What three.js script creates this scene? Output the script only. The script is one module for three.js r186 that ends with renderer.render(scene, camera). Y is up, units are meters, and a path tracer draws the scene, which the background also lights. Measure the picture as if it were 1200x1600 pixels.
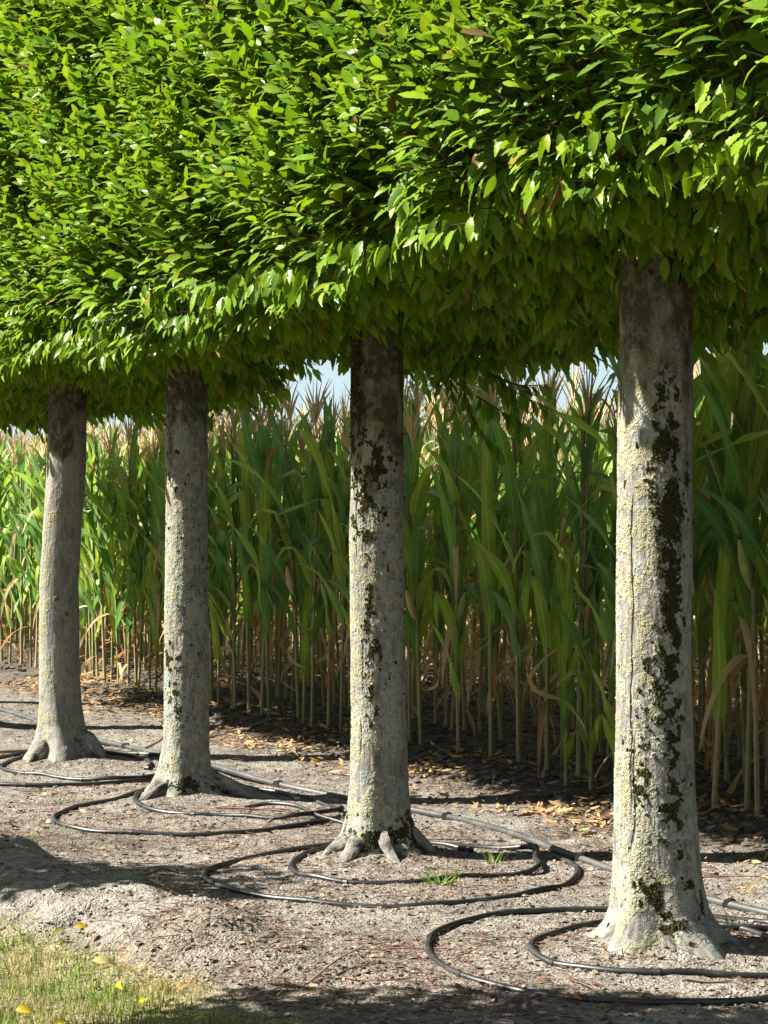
import * as THREE from 'three';
import { mergeGeometries } from 'three/addons/utils/BufferGeometryUtils.js';

/* ------------------------------------------------------------------ camera, sky, sun, exposure */
const scene = new THREE.Scene();
const camera = new THREE.PerspectiveCamera(28.07, 768 / 1024, 0.1, 2000);
camera.position.set(0, 1.6, 0);
camera.lookAt(0, 1.6, -10);

const SUN_EL = THREE.MathUtils.degToRad(40.5);
const SUN = new THREE.Vector3(-Math.cos(SUN_EL), Math.sin(SUN_EL), -0.03 * Math.cos(SUN_EL)).normalize();
{ // clear late-summer air: pale near the horizon, deeper blue overhead, a soft brightening round the sun
  const W = 512, H = 256, d = new Float32Array(W * H * 4);
  for (let j = 0; j < H; j++) for (let i = 0; i < W; i++) {
    const el = ((j + 0.5) / H - 0.5) * Math.PI, az = ((i + 0.5) / W - 0.5) * 2 * Math.PI, y = Math.sin(el), x = Math.cos(az) * Math.cos(el), z = Math.sin(az) * Math.cos(el), k = Math.pow(1 - Math.max(0, y), 4.5), c = x * SUN.x + y * SUN.y + z * SUN.z;
    const glow = 0.085 * Math.exp((c - 1) * 9) + 0.06 * (1 + c) * 0.5, o = (j * W + i) * 4, low = y < 0 ? 0.45 : 1;
    d[o] = (0.054 + 0.112 * k + glow) * low; d[o + 1] = (0.072 + 0.150 * k + glow * 0.96) * low; d[o + 2] = (0.096 + 0.146 * k + glow * 0.88) * low; d[o + 3] = 1;
  }
  const t = new THREE.DataTexture(d, W, H, THREE.RGBAFormat, THREE.FloatType); t.mapping = THREE.EquirectangularReflectionMapping; t.magFilter = THREE.LinearFilter; t.minFilter = THREE.LinearFilter; t.needsUpdate = true;
  scene.background = t; scene.environment = t;
}

const sun = new THREE.DirectionalLight(new THREE.Color(1, 0.94, 0.83), 5);
sun.name = 'sun';
sun.position.copy(SUN).multiplyScalar(60).add(new THREE.Vector3(0, 0, -11));
sun.target.position.set(0, 0, -11);
sun.castShadow = true;
sun.shadow.mapSize.set(4096, 4096);
Object.assign(sun.shadow.camera, { left: -18, right: 18, top: 18, bottom: -18, near: 1, far: 140 });
scene.add(sun, sun.target);

const renderer = new THREE.WebGLRenderer({ antialias: true });
renderer.toneMapping = THREE.LinearToneMapping;
renderer.toneMappingExposure = 4.0;
renderer.shadowMap.enabled = true;
renderer.shadowMap.type = THREE.PCFSoftShadowMap;

/* ------------------------------------------------------------------ helpers */
const V = (x, y, z) => new THREE.Vector3(x, y, z);
const UP = V(0, 1, 0);
const { clamp, lerp, smoothstep } = THREE.MathUtils;
function rng(seed) {
  let a = seed >>> 0;
  return () => { a = (a + 0x6d2b79f5) | 0; let t = Math.imul(a ^ (a >>> 15), 1 | a); t = (t + Math.imul(t ^ (t >>> 7), 61 | t)) ^ t; return ((t ^ (t >>> 14)) >>> 0) / 4294967296; };
}
function h3(i, j, k) {
  let n = Math.imul(i, 374761393) ^ Math.imul(j, 668265263) ^ Math.imul(k, 1442695041);
  n = Math.imul(n ^ (n >>> 13), 1274126177); n ^= n >>> 16;
  return (n >>> 0) / 4294967296;
}
function vnoise(x, y, z) {
  const i = Math.floor(x), j = Math.floor(y), k = Math.floor(z);
  let u = x - i, v = y - j, w = z - k; u = u * u * (3 - 2 * u); v = v * v * (3 - 2 * v); w = w * w * (3 - 2 * w);
  const a = h3(i, j, k), b = h3(i + 1, j, k), c = h3(i, j + 1, k), d = h3(i + 1, j + 1, k), e = h3(i, j, k + 1), f = h3(i + 1, j, k + 1), g = h3(i, j + 1, k + 1), h = h3(i + 1, j + 1, k + 1);
  const p = a + (b - a) * u, q = c + (d - c) * u, r = e + (f - e) * u, s = g + (h - g) * u, pq = p + (q - p) * v, rs = r + (s - r) * v;
  return pq + (rs - pq) * w;
}
function fbm(x, y, z, o = 3) { let s = 0, a = 0.5, t = 0; for (let i = 0; i < o; i++) { s += a * vnoise(x, y, z); t += a; a *= 0.5; x = x * 2.03 + 17.1; y = y * 2.03 + 5.3; z = z * 2.03 + 9.7; } return s / t; }
const sst = (x, a, b) => smoothstep(x, a, b);
const SET = new Set();
function unique(name) { if (!SET.has(name)) { SET.add(name); return name; } for (let i = 1; ; i++) { const n = name + '_' + String(i).padStart(3, '0'); if (!SET.has(n)) { SET.add(n); return n; } } }
function shade(o) { o.castShadow = true; o.receiveShadow = true; return o; }
function top(o, name, label, category, group, kind) {
  o.name = unique(name);
  if (label) o.userData.label = label;
  if (category) o.userData.category = category;
  if (group) o.userData.group = group;
  if (kind) o.userData.kind = kind;
  scene.add(shade(o)); return o;
}
function part(parent, name, geo, mat, kind) { const m = shade(new THREE.Mesh(geo, mat)); m.name = name; if (kind) m.userData.kind = kind; parent.add(m); return m; }
function tex(w, h, fn, srgb, rep = true) {
  const d = new Uint8Array(w * h * 4), c = [0, 0, 0];
  for (let y = 0, i = 0; y < h; y++) for (let x = 0; x < w; x++, i += 4) {
    fn((x + 0.5) / w, (y + 0.5) / h, c);
    for (let k = 0; k < 3; k++) { let v = clamp(c[k], 0, 1); if (srgb) v = v <= 0.0031308 ? v * 12.92 : 1.055 * Math.pow(v, 1 / 2.4) - 0.055; d[i + k] = v * 255; }
    d[i + 3] = 255;
  }
  const t = new THREE.DataTexture(d, w, h, THREE.RGBAFormat);
  t.wrapS = t.wrapT = rep ? THREE.RepeatWrapping : THREE.ClampToEdgeWrapping; t.magFilter = THREE.LinearFilter; t.minFilter = THREE.LinearMipmapLinearFilter; t.generateMipmaps = true;
  if (srgb) t.colorSpace = THREE.SRGBColorSpace; t.needsUpdate = true; return t;
}
function geom(pos, idx, uv, col) {
  const g = new THREE.BufferGeometry();
  g.setAttribute('position', new THREE.Float32BufferAttribute(pos, 3));
  if (uv) g.setAttribute('uv', new THREE.Float32BufferAttribute(uv, 2));
  if (col) g.setAttribute('color', new THREE.Float32BufferAttribute(col, 3));
  g.setIndex(idx); g.computeVertexNormals(); return g;
}
function basis(pos, dir, normal, sx, sy, sz, m = new THREE.Matrix4()) {   // length +z, normal +y
  const z = dir.clone().normalize(), x = new THREE.Vector3().crossVectors(normal, z).normalize(), y = new THREE.Vector3().crossVectors(z, x);
  return m.makeBasis(x.multiplyScalar(sx), y.multiplyScalar(sy), z.multiplyScalar(sz)).setPosition(pos);
}
function taperTube(pts, radii, sides = 6, segs = 12, wob = 0, seed = 1) {
  const c = new THREE.CatmullRomCurve3(pts), pos = [], idx = [], uv = [], L = c.getLength();
  let n0 = V(0.31, 0.17, 0.93);
  for (let i = 0; i <= segs; i++) {
    const t = i / segs, p = c.getPoint(t), d = c.getTangent(t);
    n0.sub(d.clone().multiplyScalar(n0.dot(d))).normalize(); const b = new THREE.Vector3().crossVectors(d, n0);
    const f = t * (radii.length - 1), k = Math.min(radii.length - 2, Math.floor(f)), r = lerp(radii[k], radii[k + 1], f - k);
    for (let j = 0; j <= sides; j++) {
      const a = (j / sides) * Math.PI * 2, rr = r * (1 + wob * (fbm(Math.cos(a) * 2 + seed, Math.sin(a) * 2, t * L * 9) - 0.5));
      const q = p.clone().addScaledVector(n0, Math.cos(a) * rr).addScaledVector(b, Math.sin(a) * rr);
      pos.push(q.x, q.y, q.z); uv.push(j / sides, t * L);
      if (i < segs && j < sides) { const a0 = i * (sides + 1) + j, b0 = a0 + sides + 1; idx.push(a0, a0 + 1, b0, b0, a0 + 1, b0 + 1); }
    }
  }
  const last = segs * (sides + 1); for (let j = 1; j < sides - 1; j++) { idx.push(0, j + 1, j); idx.push(last, last + j, last + j + 1); }
  return geom(pos, idx, uv);
}

/* row frame: trees stand on a line; s runs along it away from the camera, p across it (negative = sunny side) */
const T1 = V(0.99, 0, -7.5), RD = V(-0.4675, 0, -0.884).normalize(), RN = V(-RD.z, 0, RD.x).normalize();  // RN points towards the maize
if (RN.x < 0) RN.negate();
const rowPoint = (s, p, y = 0) => V(T1.x + RD.x * s + RN.x * p, y, T1.z + RD.z * s + RN.z * p);
const rowS = (x, z) => (x - T1.x) * RD.x + (z - T1.z) * RD.z, rowP = (x, z) => (x - T1.x) * RN.x + (z - T1.z) * RN.z;

/* ------------------------------------------------------------------ ground */
const TREES = [[2.0, -5.55], [0.99, -7.5], [-0.02, -9.5], [-1.11, -11.5], [-2.06, -13.25], [-3.12, -15.25], [-4.15, -17.2]];
const lawnEdge = (x, z) => (x + 1.32) * -0.825 + (z + 8.0) * 0.567 + (fbm(x * 3, 4.2, z * 3) - 0.5) * 0.5;   // >0 on the lawn
function groundY(x, z) {
  let y = (fbm(x * 0.9, 3.1, z * 0.9, 3) - 0.5) * 0.07 + (fbm(x * 7, 1.7, z * 7, 2) - 0.5) * 0.018;
  for (const [tx, tz] of TREES) { const d = Math.hypot(x - tx, z - tz); y += 0.035 * Math.exp(-d * d / 0.1) + 0.03 * Math.exp(-d * d / 0.055); }
  const p = rowP(x, z);
  y += 0.05 * sst(p, 1.5, 2.1) * (0.6 + 0.8 * fbm(x * 5, 8, z * 5, 2));
  const e = lawnEdge(x, z);
  y += 0.115 * Math.exp(-Math.pow((e + 0.28) / 0.26, 2)) * (1 - sst(z, -7.6, -6.9)) - 0.03 * sst(e, -0.1, 0.3);
  return y;
}
const at = (x, z, dy = 0) => V(x, groundY(x, z) + dy, z);
{
  const axis = (a, b, step, far) => { const v = []; for (let q = a; q <= b + 1e-6; q += step) v.push(q); let d = step; for (let q = b; q < far;) { d *= 1.35; q += d; v.push(q); } d = step; for (let q = a; q > -far;) { d *= 1.35; q -= d; v.unshift(q); } return v; };
  const xs = axis(-2.6, 3.2, 0.026, 700), zs = axis(-17, -5.6, 0.034, 800), pos = [], uv = [], col = [], idx = [];
  for (const z of zs) for (const x of xs) {
    const near = Math.abs(x) < 30 && z > -45 && z < 10;
    const y = near ? groundY(x, z) + (fbm(x * 26, 2.2, z * 26, 2) - 0.5) * 0.014 : 0;
    pos.push(x, y, z); uv.push(x / 1.7, -z / 1.7);
    const p = rowP(x, z), e = lawnEdge(x, z), n = fbm(x * 1.6, 7.7, z * 1.6, 4), n2 = fbm(x * 6, 2.7, z * 6, 3);
    let r = 0.80, g = 0.80, b = 0.80;                                            // pale sandy soil
    const red = sst(n, 0.42, 0.62) * 0.55 + sst(n2, 0.5, 0.75) * 0.3;              // old leaf-stalk litter, reddish brown
    r = lerp(r, 0.66, red); g = lerp(g, 0.60, red); b = lerp(b, 0.565, red);
    const bare = sst(fbm(x * 1.1 + 9, 5.5, z * 1.1, 3), 0.52, 0.66) * 0.35; r += bare * 0.25; g += bare * 0.25; b += bare * 0.24;
    const fld = sst(p + (n2 - 0.5) * 0.5, 1.35, 1.75);                             // tilled field soil is dark humus
    r = lerp(r, 0.44, fld); g = lerp(g, 0.385, fld); b = lerp(b, 0.355, fld);
    const gr = sst(e, -0.05, 0.12);
    r = lerp(r, 0.78, gr); g = lerp(g, 0.74, gr); b = lerp(b, 0.50, gr);
    const dark = sst(fbm(x * 2.3 + 40, 1.1, z * 2.3, 3), 0.58, 0.75) * 0.25; r *= 1 - dark; g *= 1 - dark; b *= 1 - dark;
    col.push(r, g, b);
  }
  const W = xs.length;
  for (let j = 0; j < zs.length - 1; j++) for (let i = 0; i < W - 1; i++) { const a = j * W + i, b = a + 1, c = a + W, d = c + 1; idx.push(a, c, b, b, c, d); }
  const tf = (x, y, s) => { const a = x * Math.PI * 2, b = y * Math.PI * 2; return [Math.cos(a) * s, Math.sin(a) * s + Math.cos(b) * s * 1.31, Math.sin(b) * s]; };
  const per = (u, v, k) => { // tileable lattice noise
    const x = u * k, y = v * k, i = Math.floor(x), j = Math.floor(y); let fx = x - i, fy = y - j; fx = fx * fx * (3 - 2 * fx); fy = fy * fy * (3 - 2 * fy);
    const hh = (p, q) => h3(((p % k) + k) % k, ((q % k) + k) % k, k); return lerp(lerp(hh(i, j), hh(i + 1, j), fx), lerp(hh(i, j + 1), hh(i + 1, j + 1), fx), fy);
  };
  const soilH = (u, v) => 0.34 * per(u, v, 24) + 0.3 * per(u, v, 64) + 0.22 * per(u, v, 160) + 0.14 * per(u, v, 400);
  const map = tex(1024, 1024, (u, v, c) => { const h = soilH(u, v), f = per(u, v, 460), w = per(u, v, 90); let k = 0.205 + (h - 0.5) * 0.30 + (f - 0.5) * 0.11; if (f > 0.9) k += 0.08; if (w > 0.86) k -= 0.07; c[0] = k * 1.06; c[1] = k * 0.975; c[2] = k * 0.85; }, true);
  const bump = tex(1024, 1024, (u, v, c) => { c[0] = c[1] = c[2] = soilH(u, v) * 0.8 + per(u, v, 300) * 0.2; }, false);
  const ground = new THREE.Mesh(geom(pos, idx, uv, col), new THREE.MeshStandardMaterial({ map, bumpMap: bump, bumpScale: 0.03, roughness: 1, vertexColors: true }));
  ground.material.specularIntensity = 0.2;
  top(ground, 'ground', 'pale sandy soil with dark tilled earth under the maize', 'soil', null, 'structure');
}

/* ------------------------------------------------------------------ materials */
const leafTex = tex(128, 256, (u, v, c) => {
  const a = Math.abs(u - 0.5) * 2, ph = (v - a * 0.2) * 13, w = Math.abs(ph - Math.floor(ph) - 0.5) * 2, vein = Math.pow(w, 9), mid = Math.exp(-Math.pow(a / 0.045, 2));
  const n = fbm(u * 9, v * 18, 3.3, 3); const k = 0.86 + (n - 0.5) * 0.32 + vein * 0.2 + mid * 0.35; c[0] = k * (0.98 + mid * 0.1); c[1] = k; c[2] = k * (0.95 + mid * 0.2); for (let i = 0; i < 3; i++) c[i] *= 0.95;
}, true, false);
const leafBump = tex(128, 256, (u, v, c) => { const a = Math.abs(u - 0.5) * 2, ph = (v - a * 0.2) * 13, w = Math.abs(ph - Math.floor(ph) - 0.5) * 2; c[0] = c[1] = c[2] = 0.75 - 0.5 * w * w - 0.25 * Math.exp(-Math.pow(a / 0.06, 2)); }, false, false);
const leafMaterial = (r, g, b, extra = {}) => new THREE.MeshPhysicalMaterial({ color: new THREE.Color().setRGB(r, g, b), map: leafTex, bumpMap: leafBump, bumpScale: 0.0012, roughness: 0.95, transmission: 0.42, thickness: 0, clearcoat: 0.42, clearcoatRoughness: 0.3, specularIntensity: 0.12, side: THREE.DoubleSide, ...extra });
const LEAF_TINTS = [[0.178, 0.305, 0.008], [0.145, 0.268, 0.009], [0.225, 0.345, 0.010], [0.092, 0.190, 0.014], [0.168, 0.300, 0.007], [0.270, 0.345, 0.012], [0.33, 0.27, 0.03], [0.20, 0.115, 0.045]];
const leafMats = LEAF_TINTS.map((c) => leafMaterial(...c));
const foliageMat = leafMaterial(1, 1, 1);
const twigMat = new THREE.MeshStandardMaterial({ color: new THREE.Color().setRGB(0.065, 0.042, 0.030), roughness: 0.8 });
const branchMat = new THREE.MeshStandardMaterial({ color: new THREE.Color().setRGB(0.13, 0.115, 0.085), roughness: 0.95 });

/* leaf blade: ovate, drawn-out tip, toothed edge, pleated fold, slight droop; unit length along +z */
function leafGeometry(width, droop, fold, seed, twist = 0) {
  const R = rng(seed), N = 6, pos = [], uv = [], idx = [];
  const wid = (t) => width * 1.9 * Math.pow(Math.max(t, 0.0), 0.62) * Math.pow(1 - t, 0.95) * (1 + 0.15 * Math.sin(t * 3));
  const put = (x, t, k) => { const tw = twist * t, y = Math.abs(x) * fold - droop * t * t + (k ? (R() - 0.5) * 0.03 : 0), z = t * (1 - 0.25 * droop * t); pos.push(x * Math.cos(tw) - y * Math.sin(tw) * 0.3, y + x * Math.sin(tw), z); uv.push(0.5 + x / (width * 1.3), t); return pos.length / 3 - 1; };
  const mid = [], ed = [[], []];
  for (let i = 0; i <= N; i++) mid.push(put(0, i / N, 0));
  for (let s = 0; s < 2; s++) for (let i = 0; i <= 2 * N; i++) { const t = i / (2 * N); if (i === 0) { ed[s].push(mid[0]); continue; } if (i === 2 * N) { ed[s].push(mid[N]); continue; } const tooth = i % 2 ? 1.09 : 0.93; ed[s].push(put((s ? 1 : -1) * wid(t) * tooth, Math.min(0.985, t + (i % 2 ? 0.02 : 0)), 1)); }
  for (let s = 0; s < 2; s++) for (let i = 0; i < N; i++) { const f = [[mid[i], ed[s][2 * i], ed[s][2 * i + 1]], [mid[i], ed[s][2 * i + 1], mid[i + 1]], [mid[i + 1], ed[s][2 * i + 1], ed[s][2 * i + 2]]]; for (const [a, b, c] of f) if (a !== b && b !== c && a !== c) idx.push(...(s ? [a, c, b] : [a, b, c])); }
  const p0 = pos.length / 3; pos.push(-0.012, 0, 0, 0.012, 0, 0, 0, 0.03, -0.13); uv.push(0.5, 0.5, 0.5, 0.5, 0.5, 0.5); idx.push(p0, p0 + 1, p0 + 2);   // leaf stalk
  return geom(pos, idx, uv);
}
const leafGeos = [leafGeometry(0.25, 0.16, 0.22, 1), leafGeometry(0.23, 0.30, 0.30, 2, 0.25), leafGeometry(0.27, 0.10, 0.16, 3, -0.3), leafGeometry(0.24, 0.22, 0.38, 4, 0.1)];

/* ------------------------------------------------------------------ bark */
const lin = (a, k) => { let i = 0; while (i < a.length - 2 && k > a[i + 1][0]) i++; const t = clamp((k - a[i][0]) / (a[i + 1][0] - a[i][0]), 0, 1); return a[i].map((q, j) => lerp(q, a[i + 1][j], t)); };
function barkAt(T, th, h, o) {
  const R = 0.135, cx = Math.sin(th) * R, cz = Math.cos(th) * R, S = T.seed * 13.7, sx = Math.sin(th);
  const streak = fbm(cx * 110 + S, h * 16, cz * 110, 3), broad = fbm(cx * 9 + S, h * 5, cz * 9, 3), grit = vnoise(cx * 420 + S, h * 330, cz * 420), mid = fbm(cx * 45 + S, h * 38, cz * 45, 3);
  let k = 0.175 + (streak - 0.5) * 0.19 + (broad - 0.5) * 0.11 + (grit - 0.5) * 0.13;
  let r = k * 1.02, g = k * 0.985, b = k * 0.89, H = streak * 0.5 + grit * 0.3;
  const pit = sst(vnoise(cx * 170 + S, h * 130, cz * 170), 0.66, 0.8) * sst(broad, 0.3, 0.6) * T.pits; r *= 1 - pit * 0.75; g *= 1 - pit * 0.75; b *= 1 - pit * 0.75; H -= pit * 0.5;
  const pale = sst(mid + (broad - 0.5) * 0.6, 0.50, 0.62) * T.pale * (0.55 + 0.45 * sst(vnoise(cx * 190 + S, h * 170, cz * 190), 0.3, 0.6)); // pale crust lichen
  const pg = 0.8 + grit * 0.4; r = lerp(r, 0.255 * pg, pale); g = lerp(g, 0.26 * pg, pale); b = lerp(b, 0.21 * pg, pale); H += pale * 0.35;
  const teal = sst(fbm(cx * 20 + S + 50, h * 14, cz * 20, 3), 0.56, 0.66) * T.teal * sst(vnoise(cx * 150 + S, h * 150, cz * 150), 0.35, 0.6);   // blue-grey leafy lichen
  r = lerp(r, 0.20, teal); g = lerp(g, 0.25, teal); b = lerp(b, 0.235, teal); H += teal * 0.5;
  const side = sst(-sx, T.yside, T.yside + 0.7);
  const yel = sst(fbm(cx * 26 + S + 90, h * 20, cz * 26, 3) + side * 0.16, 0.60, 0.68) * T.yellow * sst(vnoise(cx * 230 + S, h * 230, cz * 230), 0.28, 0.5);
  r = lerp(r, 0.285 * pg, yel * 0.55); g = lerp(g, 0.268 * pg, yel * 0.55); b = lerp(b, 0.13 * pg, yel * 0.55); H += yel * 0.5;
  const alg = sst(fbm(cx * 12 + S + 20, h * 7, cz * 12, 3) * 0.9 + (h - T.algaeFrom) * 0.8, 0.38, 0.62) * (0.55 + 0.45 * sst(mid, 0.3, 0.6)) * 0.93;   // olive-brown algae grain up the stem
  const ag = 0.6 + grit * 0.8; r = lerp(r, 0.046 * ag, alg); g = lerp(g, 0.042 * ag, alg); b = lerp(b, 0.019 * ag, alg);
  let moss = 0;
  for (const [mt, mh, mw, mhh, dens] of T.moss) { const e = 1 - Math.hypot((th - mt) / mw, (h - mh) / mhh); moss = Math.max(moss, sst(fbm(cx * 38 + S, h * 32, cz * 38, 3) + e * 0.26 + (dens - 1) * 0.3 + (vnoise(cx * 150 + S, h * 125, cz * 150) - 0.5) * 0.30, 0.545, 0.70) * sst(e, -0.5, 0.0)); }
  const spot = sst(vnoise(cx * 48 + S + 7, h * 40, cz * 48), 0.86, 0.9) * T.spots * sst(fbm(cx * 10 + S, h * 4, cz * 10, 2), 0.4, 0.6); moss = Math.max(moss, spot);
  const mg = 0.5 + grit; r = lerp(r, 0.026 * mg, moss); g = lerp(g, 0.026 * mg, moss); b = lerp(b, 0.012 * mg, moss); H += moss * 0.9 * (0.5 + grit * 0.5);
  let crack = 0;
  for (const [ct, h0, h1] of T.cracks) { if (h < h0 - 0.02 || h > h1 + 0.02) continue; const wob = (fbm(h * 9, S, 1.3, 3) - 0.5) * 0.22, wd = 0.018 + 0.03 * vnoise(h * 25, S, 4); crack = Math.max(crack, (1 - sst(Math.abs(th - ct - wob), wd * 0.5, wd)) * sst(h, h0 - 0.02, h0 + 0.04) * (1 - sst(h, h1 - 0.04, h1 + 0.02))); }
  r = lerp(r, 0.05, crack); g = lerp(g, 0.045, crack); b = lerp(b, 0.035, crack); H -= crack * 1.6;
  o.alg = alg; o.r = r; o.g = g; o.b = b; o.H = H; o.moss = moss; o.yel = yel; o.pale = pale; o.teal = teal; o.crack = crack; return o;
}
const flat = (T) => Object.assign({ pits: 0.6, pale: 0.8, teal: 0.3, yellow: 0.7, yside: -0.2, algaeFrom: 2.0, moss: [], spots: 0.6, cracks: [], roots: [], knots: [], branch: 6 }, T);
const SPECS = [
  flat({ seed: 10, prof: [[0, .2], [.2, .16], [.7, .138], [2.4, .125], [4, .08]], lean: [[0, 0], [4, 0]] }),
  flat({ seed: 1, detail: 2, prof: [[-.12, .33], [-.02, .26], [.02, .222], [.06, .195], [.11, .178], [.25, .160], [.45, .149], [.75, .140], [1.1, .136], [1.6, .134], [2.4, .133], [3.2, .11], [4, .07]], lean: [[0, 0.025], [0.2, .012], [.6, .004], [1.2, 0.0], [2.4, .008], [4, .01]],
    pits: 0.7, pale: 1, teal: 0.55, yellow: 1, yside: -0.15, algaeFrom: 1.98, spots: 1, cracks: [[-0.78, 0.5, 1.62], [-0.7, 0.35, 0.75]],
    moss: [[0.22, 1.75, 0.5, 0.28, 0.95], [0.25, 1.5, 0.30, 0.24, 1.45], [0.32, 1.25, 0.27, 0.26, 1.5], [0.25, 1.02, 0.34, 0.14, 0.95], [-0.1, 0.9, 0.5, 0.22, 0.78], [0.3, 0.72, 0.4, 0.2, 0.8], [-0.5, 0.62, 0.25, 0.14, 0.9], [0.25, 0.5, 0.35, 0.18, 0.85], [-0.35, 0.2, 0.3, 0.09, 1.0], [0.1, 0.08, 0.4, 0.045, 0.85], [0.8, 0.13, 0.25, 0.06, 0.9], [0.6, 0.23, 0.2, 0.05, 0.85], [0.9, 1.7, 0.2, 0.15, 0.7]],
    roots: [[[.03, .05, .16], [.04, .0, .22], [.05, -.05, .28], .042], [[-.13, .05, .06], [-.2, .0, .09], [-.28, -.06, .12], .04]] }),
  flat({ seed: 2, detail: 1.6, prof: [[-.12, .30], [-.02, .225], [.03, .188], [.08, .165], [.15, .148], [.3, .136], [.6, .126], [1.2, .122], [2.4, .123], [3.2, .1], [4, .07]], lean: [[0, 0.0], [.4, -.003], [1.4, -.012], [2.4, -.012], [4, 0]],
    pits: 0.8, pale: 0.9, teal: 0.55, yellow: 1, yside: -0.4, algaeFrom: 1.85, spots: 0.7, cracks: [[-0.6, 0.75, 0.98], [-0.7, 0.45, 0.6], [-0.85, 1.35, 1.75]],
    moss: [[-0.95, 2.1, 0.4, 0.5, 1.15], [-0.5, 1.62, 0.6, 0.2, 0.92], [0.0, 1.75, 0.7, 0.2, 0.8], [-0.35, 1.1, 0.3, 0.3, 0.75], [-0.25, 0.8, 0.35, 0.25, 0.8], [-0.1, 0.07, 1.2, 0.045, 1.0], [1.1, 0.08, 0.6, 0.09, 1.1]],
    roots: [[[-.09, .07, .12], [-.15, .02, .24], [-.24, -.03, .42], .06], [[.02, .09, .15], [.07, .03, .26], [.15, -.02, .42], .035], [[.14, .09, .02], [.24, .01, .05], [.36, -.06, .06], .05], [[-.16, .06, .04], [-.25, .01, .1], [-.36, -.06, .16], .045]] }),
  flat({ seed: 3, detail: 1.3, prof: [[-.12, .26], [0, .205], [.05, .176], [.12, .148], [.25, .130], [.5, .123], [1.2, .120], [2.4, .116], [3.2, .1], [4, .07]], lean: [[0, .0], [.5, .0], [1.4, .004], [2.4, .006], [4, 0]],
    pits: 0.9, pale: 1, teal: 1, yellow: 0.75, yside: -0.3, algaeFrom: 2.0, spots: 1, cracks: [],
    moss: [[-0.1, 0.05, 1.4, 0.04, 1.0], [-0.9, 0.7, 0.3, 0.3, 0.6], [-0.3, 0.55, 0.3, 0.2, 0.7]],
    roots: [[[.13, .1, .03], [.3, .05, .04], [.66, .0, .0], .055], [[-.1, .07, .13], [-.22, .02, .26], [-.34, -.03, .42], .035], [[-.15, .06, .06], [-.22, .0, .1], [-.3, -.05, .13], .05]] }),
  flat({ seed: 4, detail: 1.3, prof: [[-.12, .28], [0, .235], [.05, .205], [.12, .175], [.2, .150], [.35, .135], [.8, .128], [1.3, .124], [2.4, .122], [3.2, .1], [4, .07]], lean: [[0, 0.0], [.2, -.025], [.5, -.038], [1.1, -.045], [1.5, -.02], [1.9, .005], [2.4, .015], [4, .02]],
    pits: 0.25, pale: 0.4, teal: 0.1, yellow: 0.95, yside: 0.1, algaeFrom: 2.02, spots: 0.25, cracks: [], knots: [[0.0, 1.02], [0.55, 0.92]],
    roots: [[[.15, .1, .07], [.24, .03, .12], [.33, -.04, .16], .07], [[-.12, .08, .13], [-.18, .02, .2], [-.25, -.05, .26], .06], [[.02, .08, .16], [.02, .02, .24], [.03, -.05, .3], .055]] }),
  flat({ seed: 15, prof: [[0, .2], [.2, .15], [.7, .13], [2.4, .12], [4, .08]], lean: [[0, 0], [4, 0]] }),
  flat({ seed: 16, prof: [[0, .2], [.2, .15], [.7, .13], [2.4, .12], [4, .08]], lean: [[0, 0], [4, 0]] }),
];
const TRUNK_TOP = 2.9, TEX_H = 2.7;
const blobGeo = (seed, n = 1) => { const g = new THREE.IcosahedronGeometry(1, n), p = g.attributes.position; for (let i = 0; i < p.count; i++) { const v = V(p.getX(i), p.getY(i), p.getZ(i)), k = 0.6 + 0.8 * vnoise(v.x * 1.7 + seed * 9, v.y * 1.7, v.z * 1.7); p.setXYZ(i, v.x * k, v.y * k, v.z * k); } g.deleteAttribute('uv'); g.computeVertexNormals(); return g; };
const mossGeo = blobGeo(3), flakeGeo = (() => { // crumpled lichen scale
  const pos = [0, 0.1, 0], idx = []; const R = rng(5); for (let i = 0; i < 7; i++) { const a = i / 7 * 6.283, r = 0.7 + R() * 0.5; pos.push(Math.cos(a) * r, 0.06 + R() * 0.2, Math.sin(a) * r); idx.push(0, 1 + (i + 1) % 7, 1 + i); } return geom(pos, idx);
})();
const mossMat = new THREE.MeshStandardMaterial({ color: 0xffffff, roughness: 1 }); mossMat.specularIntensity = 0.1;
const lichenMat = new THREE.MeshStandardMaterial({ color: 0xffffff, roughness: 1, side: THREE.DoubleSide }); lichenMat.specularIntensity = 0.1;

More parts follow.
